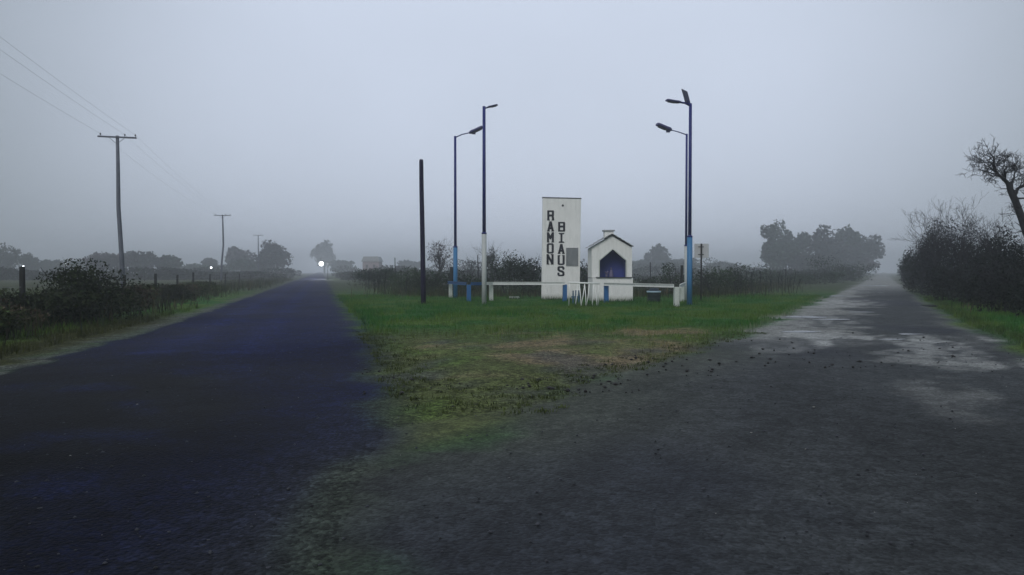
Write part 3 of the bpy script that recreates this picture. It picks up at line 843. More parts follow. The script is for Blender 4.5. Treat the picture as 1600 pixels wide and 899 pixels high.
def put_letter(ch, px, py0, py1, wpx=11.0):
    q0, q1 = P(px - wpx / 2, py1, SIGN_Y), P(px + wpx / 2, py0, SIGN_Y)
    mb = MB()
    for (a, b, c_, d_) in letter_rects(ch):
        x0, x1 = q0.x + (q1.x - q0.x) * a - ox, q0.x + (q1.x - q0.x) * c_ - ox
        z0, z1 = q0.z + (q1.z - q0.z) * b / 1.5, q0.z + (q1.z - q0.z) * d_ / 1.5
        mb.box(((x0 + x1) / 2, -.006, (z0 + z1) / 2), (x1 - x0, .018, z1 - z0))
    mb.build('letter', M['black'], sign)
for i, ch in enumerate('RAMON'):
    put_letter(ch, 860.5 - .25 * i, 329 + i * 17.1, 344.8 + i * 17.2)
for i, ch in enumerate('BIAUS'):
    put_letter(ch, 877.5 - .25 * i, 347 + i * 17.3, 362.2 + i * 17.4)
a, b = P(885, 415, SIGN_Y), P(902.7, 388, SIGN_Y)
mb = MB(); mb.box(((a.x + b.x) / 2 - ox, -.015, (a.z + b.z) / 2), (b.x - a.x, .04, b.z - a.z))
mb.build('plaque', M['plaque'], sign, bevel=.008)
mb = MB()
mb.box((a.x - ox, -.02, (a.z + b.z) / 2), (.035, .054, b.z - a.z + .04)); mb.box((b.x - ox, -.02, (a.z + b.z) / 2), (.035, .054, b.z - a.z + .04))
mb.box(((a.x + b.x) / 2 - ox, -.02, a.z), (b.x - a.x - .04, .05, .035)); mb.box(((a.x + b.x) / 2 - ox, -.02, b.z), (b.x - a.x - .04, .05, .035))
mb.build('plaque_frame', M['plaque'], sign)
q = P(879.3, 321.3, SIGN_Y)
mb = MB(); mb.tube([(q.x - ox, -.02, q.z), (q.x - ox, .05, q.z)], .06, 10)
mb.build('hole_disc', M['black'], sign)  # small dark hole in the slab, drawn as a raised black disc

# ---------------------------------------------------------------- roadside shrine
SY = 38.6
shr = thing('roadside_shrine', 'small white gabled shrine with deep blue niche beside the tall slab', 'shrine', (P(956, 473, SY).x, SY, 0))
ox = shr.location.x
def sx(px, py, Y=SY): q = P(px, py, Y); return (q.x - ox, q.z)
outer = [sx(924.5, 434), sx(987.5, 434), sx(987.5, 387), sx(956, 369), sx(924.5, 387)]
inner = [sx(937, 434), sx(978, 434), sx(978, 407.5), sx(957.5, 390), sx(937, 407.5)]
mb = MB()
def ring(outer, inner, y0, y1):
    n = len(outer)
    vs = [(x, y0, z) for x, z in outer] + [(x, y0, z) for x, z in inner] + [(x, y1, z) for x, z in outer] + [(x, y1, z) for x, z in inner]
    fs = []
    for i in range(n):
        j = (i + 1) % n
        if i == 0:
            continue                                   # the bottom edge is open onto the sill
        fs += [(i, j, n + j, n + i), (2 * n + j, 2 * n + i, 3 * n + i, 3 * n + j), (n + i, n + j, 3 * n + j, 3 * n + i), (j, i, 2 * n + i, 2 * n + j)]
    mb.add(vs, fs)
ring(outer, inner, 0, .16)
mb.build('front_wall', M['white'], shr)
xl, xr, ze = outer[0][0], outer[1][0], outer[2][1]
zb = outer[0][1]
mb = MB()
mb.box((xl + .08, 1.05, (zb + ze) / 2), (.16, 1.77, ze - zb)); mb.build('side_wall', M['white'], shr)
mb = MB(); mb.box((xr - .08, 1.05, (zb + ze) / 2), (.16, 1.77, ze - zb)); mb.build('side_wall', M['white'], shr)
mb = MB(); mb.prism([(xl + .01, zb), (xr - .01, zb), (xr - .01, ze), (outer[3][0], outer[3][1]), (xl + .01, ze)], 1.94, 2.1)
mb.build('back_wall', M['white'], shr)
pl, pr = sx(925.5, 474)[0], sx(987.5, 474)[0]
mb = MB(); mb.box(((pl + pr) / 2, .95, (zb - .1) / 2 - .02), (pr - pl + .03, 2.3, zb + .1))
mb.build('plinth', M['white'], shr, bevel=.012)
s0, s1 = sx(931, 434)[0], sx(986, 434)[0]
mb = MB(); mb.box(((s0 + s1) / 2, -.10, zb + .002), (s1 - s0, .3, .05))
mb.build('sill', M['cap'], shr)
pk = outer[3]
for sgn, ex in ((-1, sx(920.5, 387.5)), (1, sx(989.8, 386.5))):
    mb = MB()
    up = .07
    p0, p1 = Vector((pk[0], 0, pk[1] + .04)), Vector((ex[0], 0, ex[1] + .01))
    for k in range(5):                                   # overlapping sheets, each a little proud of the next
        a0, a1 = p0.lerp(p1, k / 5), p0.lerp(p1, (k + 1.12) / 5 if k < 4 else 1.0)
        lift = Vector((0, 0, .012 * (5 - k)))
        b_ = MB(); b_.prism([(a0.x, a0.z + lift.z), (a1.x, a1.z + lift.z + .015), (a1.x, a1.z + lift.z + .04), (a0.x, a0.z + lift.z + .025)], -.16, 2.2)
        b_.build('roof_sheet', M['roof'], shr)
tb0, tb1 = sx(945.5, 369), sx(960, 363)
mb = MB(); mb.box(((tb0[0] + tb1[0]) / 2, .5, (tb0[1] + tb1[1]) / 2 - .02), (tb1[0] - tb0[0], .5, tb1[1] - tb0[1] + .2)); mb.build('chimney', M['white'], shr)
mb = MB(); mb.box(((tb0[0] + tb1[0]) / 2, .5, tb1[1] + .10), (tb1[0] - tb0[0] + .12, .62, .06)); mb.build('chimney_cap', M['roof'], shr)
# niche lining
ni = [(x * 1.0, z) for x, z in inner]
mb = MB()
n5 = 5
vs = [(x, .161, z) for x, z in ni] + [(x, .75, z) for x, z in ni]
fs = [(n5 + i, n5 + (i + 1) % n5, (i + 1) % n5, i) for i in range(n5)] + [tuple(n5 + i for i in range(n5))]
mb.add(vs, fs)
mb.build('niche_lining', M['niche'], shr)
# raised white rim round the niche
mb = MB()
def seg_rim(a, b, wd=.05):
    a, b = Vector((a[0], 0, a[1])), Vector((b[0], 0, b[1]))
    u = (b - a).normalized(); nrm = Vector((-u.z, 0, u.x))
    mb.frame_box((a + b) / 2 - nrm * wd * .5 + Vector((0, -.012, 0)), (b - a) / 2, nrm * wd * .5, Vector((0, .02, 0)))
for i in (1, 2, 3, 4):
    seg_rim(inner[i], inner[(i + 1) % 5])
mb.build('niche_rim', M['white_post'], shr)
# statuette and flowers standing in the niche
def lathe(mb, x, y, z, prof, n=10):
    mb.tube([(x, y, z + h_) for r_, h_ in prof], [r_ for r_, h_ in prof], n)
st = thing('statuette', 'pale small robed statuette standing in the blue shrine niche', 'statue', (ox + .02, SY + .45, zb + .03))
mb = MB(); lathe(mb, 0, 0, 0, [(.11, 0), (.12, .04), (.10, .12), (.085, .25), (.075, .31), (.05, .36), (.03, .385)])
mb.build('robe', M['figure'], st, True)
mb = MB(); lathe(mb, 0, 0, .385, [(.02, 0), (.042, .03), (.05, .065), (.04, .1), (.015, .118)])
mb.build('head', M['figure'], st, True)
fl = thing('flower_vase', 'pale bunch of flowers in a vase left of statuette in the niche', 'vase', (ox - .23, SY + .4, zb + .03))
mb = MB(); lathe(mb, 0, 0, 0, [(.05, 0), (.07, .06), (.05, .14), (.055, .17)]); mb.build('vase', M['figure'], fl, True)
c_, t_ = crown_points(90, 0, 0, .25, .14, .1, .11, 8)
V, Fc, cc = leaf_cloud(c_, .035, np.array([[.18, .17, .26]]) * t_[:, None], .8); mesh_np('flowers', V, Fc, M['leaf'], fl, cc)

# ---------------------------------------------------------------- railing round the monument
RAILP = [(704, 43.5, 'white_post'), (732.5, 38.2, 'blue'), (767.5, 39.6, 'white_post'), (882.5, 39.3, 'blue'), (947.3, 37.0, 'blue'), (1057, 32.6, 'white_post'), (1065.5, 38.5, 'white_post')]
rail = thing('railing', 'low white and blue railing round the white slab and shrine', 'railing', (3, 38, 0))
rp = []
for (px, Y, mk) in RAILP:
    q = P(px, 440, Y)
    rp.append(Vector((q.x - 3, Y - 38, .985)))
    mb = MB(); wdt = .22
    mb.box((q.x - 3, Y - 38, .42), (wdt, wdt, 1.02), .1, .96)
    o = mb.build('post', M[mk], rail, bevel=.012)
def channel(a, b, mk):
    """C-section beam: web and two flanges, butted at the corner posts"""
    a, b = Vector(a), Vector(b)
    u = (b - a); L = u.length; u.normalize()
    nrm = Vector((u.y, -u.x, 0)).normalized()
    if nrm.y > 0: nrm = -nrm
    mb = MB()
    c0 = (a + b) / 2 + nrm * .14
    mb.frame_box(c0, u * (L / 2 - .01), nrm * .008, Vector((0, 0, .07)))
    mb.frame_box(c0 + nrm * .036 + Vector((0, 0, .064)), u * (L / 2 - .01), nrm * .03, Vector((0, 0, .012)))
    mb.frame_box(c0 + nrm * .036 - Vector((0, 0, .064)), u * (L / 2 - .01), nrm * .03, Vector((0, 0, .012)))
    mb.build('rail', M[mk], rail)
for i, mk in ((0, 'blue'), (1, 'blue'), (2, 'white_metal'), (4, 'white_metal'), (5, 'white_metal')):
    if i == 1:
        m_ = rp[1].lerp(rp[2], .62)
        channel(rp[1], m_, 'blue'); channel(m_, rp[2], 'white_metal')
    else:
        channel(rp[i], rp[i + 1], mk)

# ---------------------------------------------------------------- white metal rack
RY = 33.2
rk = thing('metal_rack', 'white tubular metal rack with slanting bars on grass before the slab', 'rack', (P(912, 480, RY).x, RY, 0))
ox = rk.location.x
def rp_(px, py, dy=0): q = P(px, py, RY); return (q.x - ox, dy, max(q.z, .02))
mb = MB()
mb.tube([rp_(889.5, 478.5, .25), rp_(890, 442, .1)], .026, 8); mb.build('upright', M['white_metal'], rk, True)
mb = MB(); mb.tube([rp_(935.5, 480.5, .25), rp_(936, 443.5, .1)], .026, 8)
mb.build('upright', M['white_metal'], rk, True)
mb = MB(); mb.tube([rp_(888.8, 441.8, .1), rp_(937.2, 443.4, .1)], .038, 8); mb.build('top_bar', M['white_metal'], rk, True)
mb = MB(); mb.tube([rp_(889.5, 479, .25), rp_(896, 480.5, -.1), rp_(915, 481, -.12), rp_(931, 481.6, -.1), rp_(935.5, 480.6, .25)], .03, 8)
mb.build('bottom_bar', M['white_metal'], rk, True)
for (a, b) in (((898.5, 480), (902.5, 443.5)), ((907, 480.5), (914, 444)), ((907.5, 480.5), (905.5, 444)), ((915.5, 480.5), (921.3, 444)), ((915.2, 480.5), (913.8, 444)), ((924.5, 481), (927.5, 444)), ((932.5, 481), (929.5, 444.5))):
    mb = MB(); mid = ((a[0] + b[0]) / 2 + .6, (a[1] + b[1]) / 2)
    mb.tube([rp_(*a, -.1), rp_(*mid, 0), rp_(*b, .1)], .021, 6)
    mb.build('slanting_bar', M['white_metal'], rk, True)

# short blue pickets behind the rack
bl = thing('picket_panel', 'short dull blue picket panel between rack and white slab foot', 'fence', (P(900, 470, 36.0).x, 36.0, 0))
for k, px in enumerate((895.5, 899.8, 904.3)):
    q = P(px, 458, 36.0)
    mb = MB(); mb.box((q.x - bl.location.x, 0, .34), (.085, .03, .72 - .03 * (k == 0)), 0, .7)
    mb.build('picket', M['picket'], bl)
mb = MB(); mb.box((0, .03, .38), (.46, .025, .06)); mb.build('crossbar', M['picket'], bl)

# low concrete block on the grass, left of the slab
q = P(804, 466, 39.0)
mb = MB(); mb.box((0, 0, .08), (.62, .3, .24), .06, .94)
kb = mb.build('concrete_block', M['kerb'], None, bevel=.015)
kb.location = (q.x, 42.0, 0)
tag(kb, 'low pale concrete block lying on grass left of the tall slab', 'block')

# long grass left uncut at the feet of the walls and posts
def foot_grass():
    P_ = []
    for (px, Y, k, wd) in [(p_[0], p_[1], 70, .22) for p_ in RAILP] + [(711, 43, 60, .2), (756.5, 34.9, 60, .2), (1073, 40, 60, .18), (1079, 34.6, 60, .2), (661, 34.9, 70, .22), (1095, 38.5, 50, .15), (1021, 38, 140, .45)]:
        c_ = P(px, 470, Y).x
        P_.append(np.stack([c_ + RNG.normal(size=k) * wd, Y - .1 + RNG.normal(size=k) * wd * .7], 1))
    for (p0, p1, Y, k) in ((845, 907, SIGN_Y - .12, 420), (924, 989, SY - .35, 460), (795, 813, 41.8, 120), (889, 937, 33.1, 200)):
        a_, b_ = P(p0, 470, Y).x, P(p1, 470, Y).x
        P_.append(np.stack([a_ + (b_ - a_) * RNG.random(k), Y - np.abs(RNG.normal(size=k)) * .14], 1))
    p = np.concatenate(P_)
    h = .08 + .24 * RNG.random(len(p)) ** 1.8
    c_ = np.array([.018, .060, .016])[None] * (.5 + 1.0 * RNG.random((len(p), 1)))
    blades('long_grass', p, h, .012 + .014 * RNG.random(len(p)), c_, 'longer uncut grass at the feet of walls, rails and posts', 'grass', .7)
foot_grass()

# ---------------------------------------------------------------- drum
DY = 38.0
dr = thing('oil_drum', 'dark green drum with pale blue rim on grass right of shrine', 'drum', (P(1021.5, 472, DY).x, DY, 0))
mb = MB(); lathe(mb, 0, 0, -.02, [(.315, 0), (.325, .03), (.325, .2), (.338, .215), (.325, .23), (.325, .40), (.338, .415), (.325, .43), (.33, .55)], 20)
mb.build('body', M['drum'], dr, True)
mb = MB(); lathe(mb, 0, 0, .53, [(.34, 0), (.365, .02), (.365, .075), (.345, .09)], 20); mb.build('rim', M['drum_rim'], dr, True)
mb = MB(); lathe(mb, .02, 0, .62, [(.31, 0), (.27, .05), (.24, .11), (.15, .15), (.03, .16)], 9); mb.build('bag', M['bag'], dr, True)

# ---------------------------------------------------------------- lamp posts
def lamp_post(label, px, base_y, Y, split, top_y, low, r_low, r_up):
    q = P(px, top_y, Y)
    t = thing('street_lamp', label, 'street lamp', (q.x, Y, 0), 'lamp posts round the monument')
    zs, zt = P(px, split, Y).z, q.z
    mb = MB(); mb.tube([(0, 0, -.2), (0, 0, zs)], r_low, 14); mb.build('pole_base', M[low], t, True)
    mb = MB(); mb.tube([(0, 0, zs + .0), (0, 0, zs + .06), (0, 0, zs + .09)], [r_low * 1.05, r_low * 1.05, r_up], 14); mb.build('collar', M['navy'], t, True)
    mb = MB(); mb.tube([(0, 0, zs + .08), (0, 0, zt)], [r_up, r_up * .85], 12); mb.build('pole', M['navy'], t, True)
    return t, zt
def led_head(t, a, b, thick, wide, yaw=.0, lens=True):
    """flat LED street-light head from a (arm side) to b (tip)"""
    a, b = Vector(a), Vector(b)
    u = (b - a); L = u.length; u.normalize()
    s = u.cross(Vector((0, 0, 1))).normalized(); nup = s.cross(u).normalized()
    mb = MB()
    prof = [(0, .25, .35), (.10, .8, .8), (.24, 1, 1.15), (.4, 1, .9), (.94, 1, .85), (1, .9, .7)]
    vs, fs = [], []
    for (f, w_, h_) in prof:
        c0 = a + u * L * f
        for k in range(10):
            ang = 2 * math.pi * k / 10
            ex = math.copysign(abs(math.cos(ang)) ** .6, math.cos(ang)); ez = math.copysign(abs(math.sin(ang)) ** .6, math.sin(ang))
            vs.append(c0 + s * ex * wide / 2 * w_ + nup * ez * thick / 2 * h_)
    for i in range(len(prof) - 1):
        for k in range(10):
            k2 = (k + 1) % 10
            fs.append((i * 10 + k, i * 10 + k2, (i + 1) * 10 + k2, (i + 1) * 10 + k))
    fs.append(tuple(range(9, -1, -1))); fs.append(tuple((len(prof) - 1) * 10 + k for k in range(10)))
    mb.add(vs, fs); mb.build('lamp_head', M['lamp_body'], t, True)
    mb = MB(); mb.frame_box(a + u * L * .62 - nup * (thick / 2 + .004), u * L * .24, s * wide * .33, nup * .014); mb.build('lamp_lens', M['panel'], t)
    return u, s, nup

def rel(px, py, Y, t, dy=0):
    q = P(px, py, Y)
    return (q.x - t.location.x, dy, q.z)

t, zt = lamp_post('far left lamp post with light blue foot and lamp reaching right', 711.2, 468, 43.0, 387, 213, 'light_blue', .125, .082)
mb = MB(); mb.tube([(0, 0, zt - .08), rel(722, 210.6, 43, t, -.05), rel(736, 207.6, 43, t, -.1)], [.035, .03, .028], 8); mb.build('arm', M['navy'], t, True)
u, s, nup = led_head(t, rel(733, 209.0, 43, t, -.1), rel(754.5, 200.2, 43, t, -.35), .18, .34)
mb = MB(); mb.box(rel(740.5, 209.3, 43, t, -.15), (.2, .14, .1)); mb.build('driver_box', M['lamp_body'], t)
t, zt = lamp_post('near left lamp post, navy above a white painted foot, short bare arm', 756.3, 478, 34.9, 366, 166.5, 'white_pole', .118, .085)
mb = MB(); mb.tube([(0, 0, zt - .1), rel(768, 167.0, 34.9, t, -.05)], [.035, .03], 8); mb.build('arm', M['navy'], t, True)
led_head(t, rel(761, 168.5, 34.9, t, -.04), rel(777.5, 164.8, 34.9, t, -.12), .06, .26)
t, zt = lamp_post('shorter right lamp post with white foot, its lamp head drooping left', 1073.0, 472, 40.0, 385, 209.5, 'white_pole', .095, .068)
mb = MB(); mb.tube([(0, 0, zt - .05), rel(1060, 206.8, 40, t, -.05), rel(1046, 203.4, 40, t, -.1)], [.03, .028, .026], 8); mb.build('arm', M['navy'], t, True)
led_head(t, rel(1049, 204.6, 40, t, -.1), rel(1024.5, 196.5, 40, t, -.4), .19, .36)
mb = MB(); mb.box(rel(1043, 206.0, 40, t, -.14), (.2, .14, .12)); mb.build('driver_box', M['lamp_body'], t)
t, zt = lamp_post('tallest right lamp post with solar panel on top and light blue foot', 1078.8, 478, 34.6, 371, 162, 'light_blue', .125, .085)
mb = MB(); mb.tube([(0, 0, zt - .1), rel(1070, 161.5, 34.6, t, -.04), rel(1060, 160.8, 34.6, t, -.1)], [.06, .05, .04], 8); mb.build('arm', M['navy'], t, True)
led_head(t, rel(1063, 161.3, 34.6, t, -.1), rel(1039.5, 158.9, 34.6, t, -.3), .11, .3)
c0 = Vector(rel(1072, 152.8, 34.6, t, -.05))
mb = MB(); uu, ww = Vector((-.13, -.16, .29)), Vector((.165, .17, -.02)); nn_ = uu.cross(ww).normalized()
mb.frame_box(c0, uu, ww, nn_ * .018); mb.build('solar_panel', M['panel'], t)
mb = MB(); mb.tube([(0, 0, zt - .02), c0 - uu * .45 - nn_ * .02], .03, 6); mb.build('panel_bracket', M['navy'], t)
mb = MB(); mb.tube([rel(1063.3, 161, 34.6, t, -.1), rel(1063.2, 158, 34.6, t, -.1)], .012, 5); mb.build('antenna', M['navy'], t)

# bare wooden post
wp_t = P(658.2, 249.5, 34.9)
mb = MB()
xb = P(661.8, 476, 34.9).x - wp_t.x
mb.tube([(xb, 0, -.2), (xb * .8, 0, 1.5), (xb * .45, .02, 3.6), (xb * .1, 0, 5.6), (0, 0, wp_t.z - .1), (0, 0, wp_t.z)], [.125, .118, .112, .104, .098, .08], 14)
wpo = mb.build('wooden_post', M['wood'], None, True)
wpo.location = (wp_t.x, 34.9, 0)
tag(wpo, 'bare dark wooden post, slightly leaning, left of the four lamp posts', 'post')

# road sign seen from behind
gs = thing('road_sign', 'road sign on thin black post seen from its grey back', 'road sign', (P(1095.2, 472, 38.5).x, 38.5, 0))
mb = MB(); mb.tube([(0, 0, -.2), (.01, 0, P(1095, 381, 38.5).z)], .045, 8); mb.build('post', M['iron'], gs, True)
a, b = P(1085.5, 403, 38.5), P(1108, 381, 38.5)
mb = MB(); mb.box(((a.x + b.x) / 2 - gs.location.x, .07, (a.z + b.z) / 2), (b.x - a.x, .03, b.z - a.z)); mb.build('sign_plate', M['sign_back'], gs, bevel=.006)
mb = MB(); mb.box((0, .048, (a.z + b.z) / 2 + .2), (.3, .02, .04)); mb.build('clamp', M['iron'], gs)
mb = MB(); mb.box((0, .048, (a.z + b.z) / 2 - .2), (.3, .02, .04)); mb.build('clamp', M['iron'], gs)
mb = MB(); mb.tube([(.03, 0, 1.25), (.12, -.02, 1.15), (.13, 0, .75), (.06, 0, .5)], .018, 5); mb.build('loose_strap', M['iron'], gs)

# ---------------------------------------------------------------- utility poles and lines
UD = Vector((-.283, 1.0, 0)).normalized(); US = Vector((UD.y, -UD.x, 0))
UP = [(P(186, 440, 54.0).x, 54.0, P(186, 215, 54).z), (P(348.5, 440, 124).x, 124.0, P(349, 337, 124).z), (P(404, 440, 200).x, 200.0, P(404, 368, 200).z)]
UL = ['nearest utility pole with wide crossarm rising above left hedge', 'middle utility pole, slightly bent, farther along the left road', 'farthest utility pole, small in haze before the left trees']
ends = []
def utility_pole(x, y, zt, label, bend):
    t = thing('utility_pole', label, 'utility pole', (x, y, 0), 'utility poles along the asphalt road')
    mb = MB()
    mb.tube([(bend[0], 0, -.3), (bend[1], 0, zt * .25), (bend[2], 0, zt * .55), (bend[3], 0, zt * .8), (0, 0, zt + .12)], [.17, .16, .145, .13, .11], 10)
    mb.build('pole', M['util_wood'], t, True)
    mb = MB(); mb.frame_box(Vector((0, -.13, zt)) + US * .05, US * 1.28, UD * .055, Vector((0, 0, .055))); mb.build('crossarm', M['util_wood'], t)
    e = []
    for k in (-1.1, .5, 1.2):
        p_ = Vector((0, -.13, zt + .055)) + US * (k + .05)
        mb = MB(); lathe(mb, p_.x, p_.y, p_.z, [(.015, 0), (.015, .06), (.05, .075), (.06, .12), (.04, .16), (.045, .18), (.02, .21)], 8)
        mb.build('insulator', M['cap'], t, True)
        e.append(Vector((x, y, 0)) + p_ + Vector((0, 0, .15)))
    mb = MB()
    for s_ in (-1, 1):
        mb.tube([Vector((0, -.1, zt - .5)), Vector((0, -.09, zt - .05)) + US * .5 * s_], .018, 5)
    mb.build('brace', M['util_wood'], t)
    return e
bends = [(.34, .2, .02, .02), (-.3, -.22, .1, .06), (0, 0, 0, 0)]
for (x, y, zt), lb, bd in zip(UP, UL, bends):
    ends.append(utility_pole(x, y, zt, lb, bd))
back = Vector((UP[0][0], UP[0][1], 0)) - UD * 73
ends.insert(0, utility_pole(back.x, back.y, UP[0][2], 'utility pole standing behind the viewer beside the asphalt road', bends[2]))
for k in range(3):
    mb = MB()
    for i in range(len(ends) - 1):
        a, b = ends[i][k], ends[i + 1][k]
        pts_ = []
        for s_ in range(17):
            tt = s_ / 16
            p_ = a.lerp(b, tt); p_.z -= 4 * .55 * tt * (1 - tt)
            pts_.append(p_)
        mb.tube(pts_, .0055, 4, False)
    o = mb.build('power_line', M['wire'])
    tag(o, ('power line strung along the left ends of the utility pole crossarms', 'power line strung along the middle insulators of the utility poles', 'power line strung along the right ends of the utility pole crossarms')[k], 'power line', 'power lines between the utility poles')

# ---------------------------------------------------------------- field fences
def fence(label, posts, wires=(.45, .8, 1.15)):
    x0, y0 = posts[0][0], posts[0][1]
    t = thing('wire_fence', label, 'fence', (x0, y0, 0))
    for (x, y, h, lean, r) in posts:
        mb = MB(); mb.tube([(x - x0, y - y0, -.2), (x - x0 + lean * .5, y - y0, h * .5), (x - x0 + lean, y - y0, h)], [r * 1.05, r, r * .9], 7)
        mb.build('fence_post', M['post_wood'], t, True)
    for z in wires:
        mb = MB(); mb.tube([(x - x0 + lean * z / h, y - y0, min(z, h - .05)) for (x, y, h, lean, r) in posts], .006, 4, False)
        mb.build('fence_wire', M['wire'], t)
    return t
lf = []
for (px, Y, h, lean, r) in ((34.5, 22.0, 1.76, 0, .085), (132, 27.0, 1.5, -.18, .07), (193, 34, 1.45, .05, .07), (243, 42, 1.5, 0, .08), (276, 50, 1.4, .06, .07), (302, 57, 1.55, 0, .08), (328, 66, 1.4, 0, .07), (352, 78, 1.4, 0, .07), (374, 92, 1.4, 0, .07), (392, 110, 1.4, 0, .07), (408, 132, 1.4, 0, .07)):
    lf.append((P(px, 430, Y).x, Y, h, lean, r))
lf.insert(0, (-13.6, 15.6, 1.4, 0, .07))
fence('old wire fence on dark wooden posts behind the left hedge', lf)
fa = [(P(px, 430, Y).x, Y, h, lean, r) for (px, Y, h, lean, r) in ((704.5, 46.5, 1.9, .05, .14), (680, 52, 1.45, .1, .13), (663, 58, 1.5, 0, .08), (649, 65, 1.95, 0, .11), (626.5, 76, 1.75, 0, .09), (610, 86, 1.85, 0, .09), (594, 98, 1.6, 0, .08), (580, 114, 1.6, 0, .08), (565, 135, 1.6, 0, .08))]
fence('field fence of dark posts running off behind the left lamp posts', fa)
fb = [(P(px, 430, Y).x, Y, h, lean, r) for (px, Y, h, lean, r) in ((1064.5, 45, 2.0, .03, .09), (1106, 52, 1.6, 0, .07), (1141, 60, 1.9, 0, .07), (1166, 68, 1.6, 0, .07), (1188, 78, 1.7, 0, .07), (1214, 90, 1.5, 0, .07), (1236, 106, 1.5, 0, .07), (1258, 126, 1.5, 0, .07))]
fence('field fence of thin posts running off behind the road sign', fb)
for (px, py, Y, h, lb) in ((617.5, 403, 74, 0, 'thin tall bare stake in weeds left of the wooden post'), (747, 399, 56, 0, 'thin tall stake just left of the white-footed lamp post'), (1016.5, 410, 70, 0, 'short thick stake with stub top in haze right of shrine')):
    q = P(px, py, Y)
    mb = MB(); mb.tube([(.05, 0, -.1), (0, 0, q.z * .5), (-.03, 0, q.z)], [.055, .05, .04], 6)
    o = mb.build('stake', M['post_wood'], None, True); o.location = (q.x, Y, 0)
    tag(o, lb, 'stake', 'stakes standing in the field weeds')

# ---------------------------------------------------------------- far lamps
def yard_lamp(label, px, py, Y, r, mk, arm=0.0):
    q = P(px, py, Y)
    t = thing('yard_lamp', label, 'lamp', (q.x + arm, Y, 0), 'lit lamps far off in the haze')
    mb = MB(); mb.tube([(0, 0, -.1), (0, 0, q.z + r * .9), (-arm, 0, q.z + r * 1.3)], [.05, .04, .03], 6); mb.build('pole', M['iron'], t)
    mb = MB(); lathe(mb, -arm, 0, q.z, [(r * .1, -r), (r * .5, -r * .87), (r * .87, -r * .5), (r, 0), (r * .87, r * .5), (r * .5, r * .87), (r * .1, r)], 16); mb.build('bulb', M[mk], t, True)
    mb = MB(); lathe(mb, -arm, 0, q.z + r * .95, [(r * .6, 0), (r * .5, r * .2), (r * .2, r * .35)], 10); mb.build('hood', M['iron'], t, True)
yard_lamp('brightest white lamp glowing at the far end of the asphalt road', 502, 412.5, 150, .48, 'bulb', 1.3)
yard_lamp('small white lamp low between pale trees left of nearest utility pole', 102, 413.5, 120, .14, 'bulb_small')
yard_lamp('small white lamp beside the middle utility pole', 330, 418.5, 130, .17, 'bulb_small')
yard_lamp('tiny white lamp just above the leftmost upright fence post', 36.5, 416.5, 60, .07, 'bulb_small')
yard_lamp('tiny white lamp among dark bushes left of the tall slab', 837.5, 421, 62, .06, 'bulb_small')

# small house in the haze
hs = thing('house', 'small low pale house with dark roof, faint in haze beyond field', 'house', (P(582, 425, 240).x, 240, 0))
mb = MB(); mb.box((0, 0, 2.4), (5.2, 6, 5.0)); mb.build('wall', M['house_wall'], hs)
mb = MB(); mb.prism([(-3.0, 4.9), (3.0, 4.9), (2.2, 6.5), (-2.2, 6.5)], -3.4, 3.4); mb.build('roof', M['roof'], hs)
for x_ in (-1.2, 1.1):
    mb = MB(); mb.box((x_, -3.02, 3.4), (.8, .06, 1.0)); mb.build('window', M['house_window'], hs)

# ---------------------------------------------------------------- trees far off
G1, G2, G3 = (.030, .042, .032), (.034, .036, .040), (.040, .032, .040)
def at(px, Y): return P(px, 425, Y).x
def htop(py, Y): return P(800, py, Y).z
def ft(px, py, wpx, Y, col, label, n=2200, leaf=None, k=22, name='tree', low=.08):
    Y = Y * (2.9 if px < 1180 else 2.7); leaf = None
    leafy_tree(name, label, at(px, Y), Y, htop(py, Y), wpx / F_PX * Y, col, n, leaf or .0022 * Y, k, low, 'trees beyond the fields')
ft(6, 380, 62, 85, G1, 'tall green-grey tree at left edge of the view beyond the field')
ft(48, 394, 34, 90, G1, 'small round tree between left edge tree and the small lamp')
ft(80, 404, 40, 95, G1, 'low round tree left of the second small lamp')
ft(118, 408, 60, 110, G1, 'low wide tree clump behind small lamp on the left')
ft(165, 391, 84, 78, G3, 'broad domed dark tree directly behind the nearest utility pole', 3000)
ft(222, 388, 70, 80, G2, 'rounded grey tree just right of the nearest utility pole', 2600)
ft(262, 396, 56, 82, G1, 'lower green tree right of rounded grey tree, left of middle pole', 2200)
ft(298, 412, 60, 105, G1, 'low faint tree clump left of the middle utility pole')
ft(330, 402, 44, 110, G2, 'faint small tree right behind the small lamp by middle pole')
ft(378, 379, 60, 105, G3, 'pinkish-grey tree between the middle and farthest utility poles', 2200)
ft(424, 376, 66, 88, G2, 'dark purple-grey tree right of the farthest utility pole', 3000)
ft(392, 402, 90, 92, G1, 'low green tree spreading under the pinkish-grey tree', 2400)
ft(507, 375, 44, 175, G1, 'round-crowned lone tree behind brightest lamp at the road end', 2400, None, 26)
ft(535, 405, 60, 140, G1, 'low faint tree right of the round-crowned lone tree')
ft(640, 406, 50, 135, G2, 'low faint tree behind the bare wooden post')
ft(1028, 380, 44, 118, G2, 'faint round tree in haze just right of the shrine', 2400)
ft(996, 402, 60, 125, G1, 'low faint tree directly behind shrine right eave')
ft(1062, 400, 70, 120, G1, 'low faint tree behind right pair of lamp posts')
ft(1130, 410, 90, 130, G1, 'low faint wide tree behind the road sign weeds')
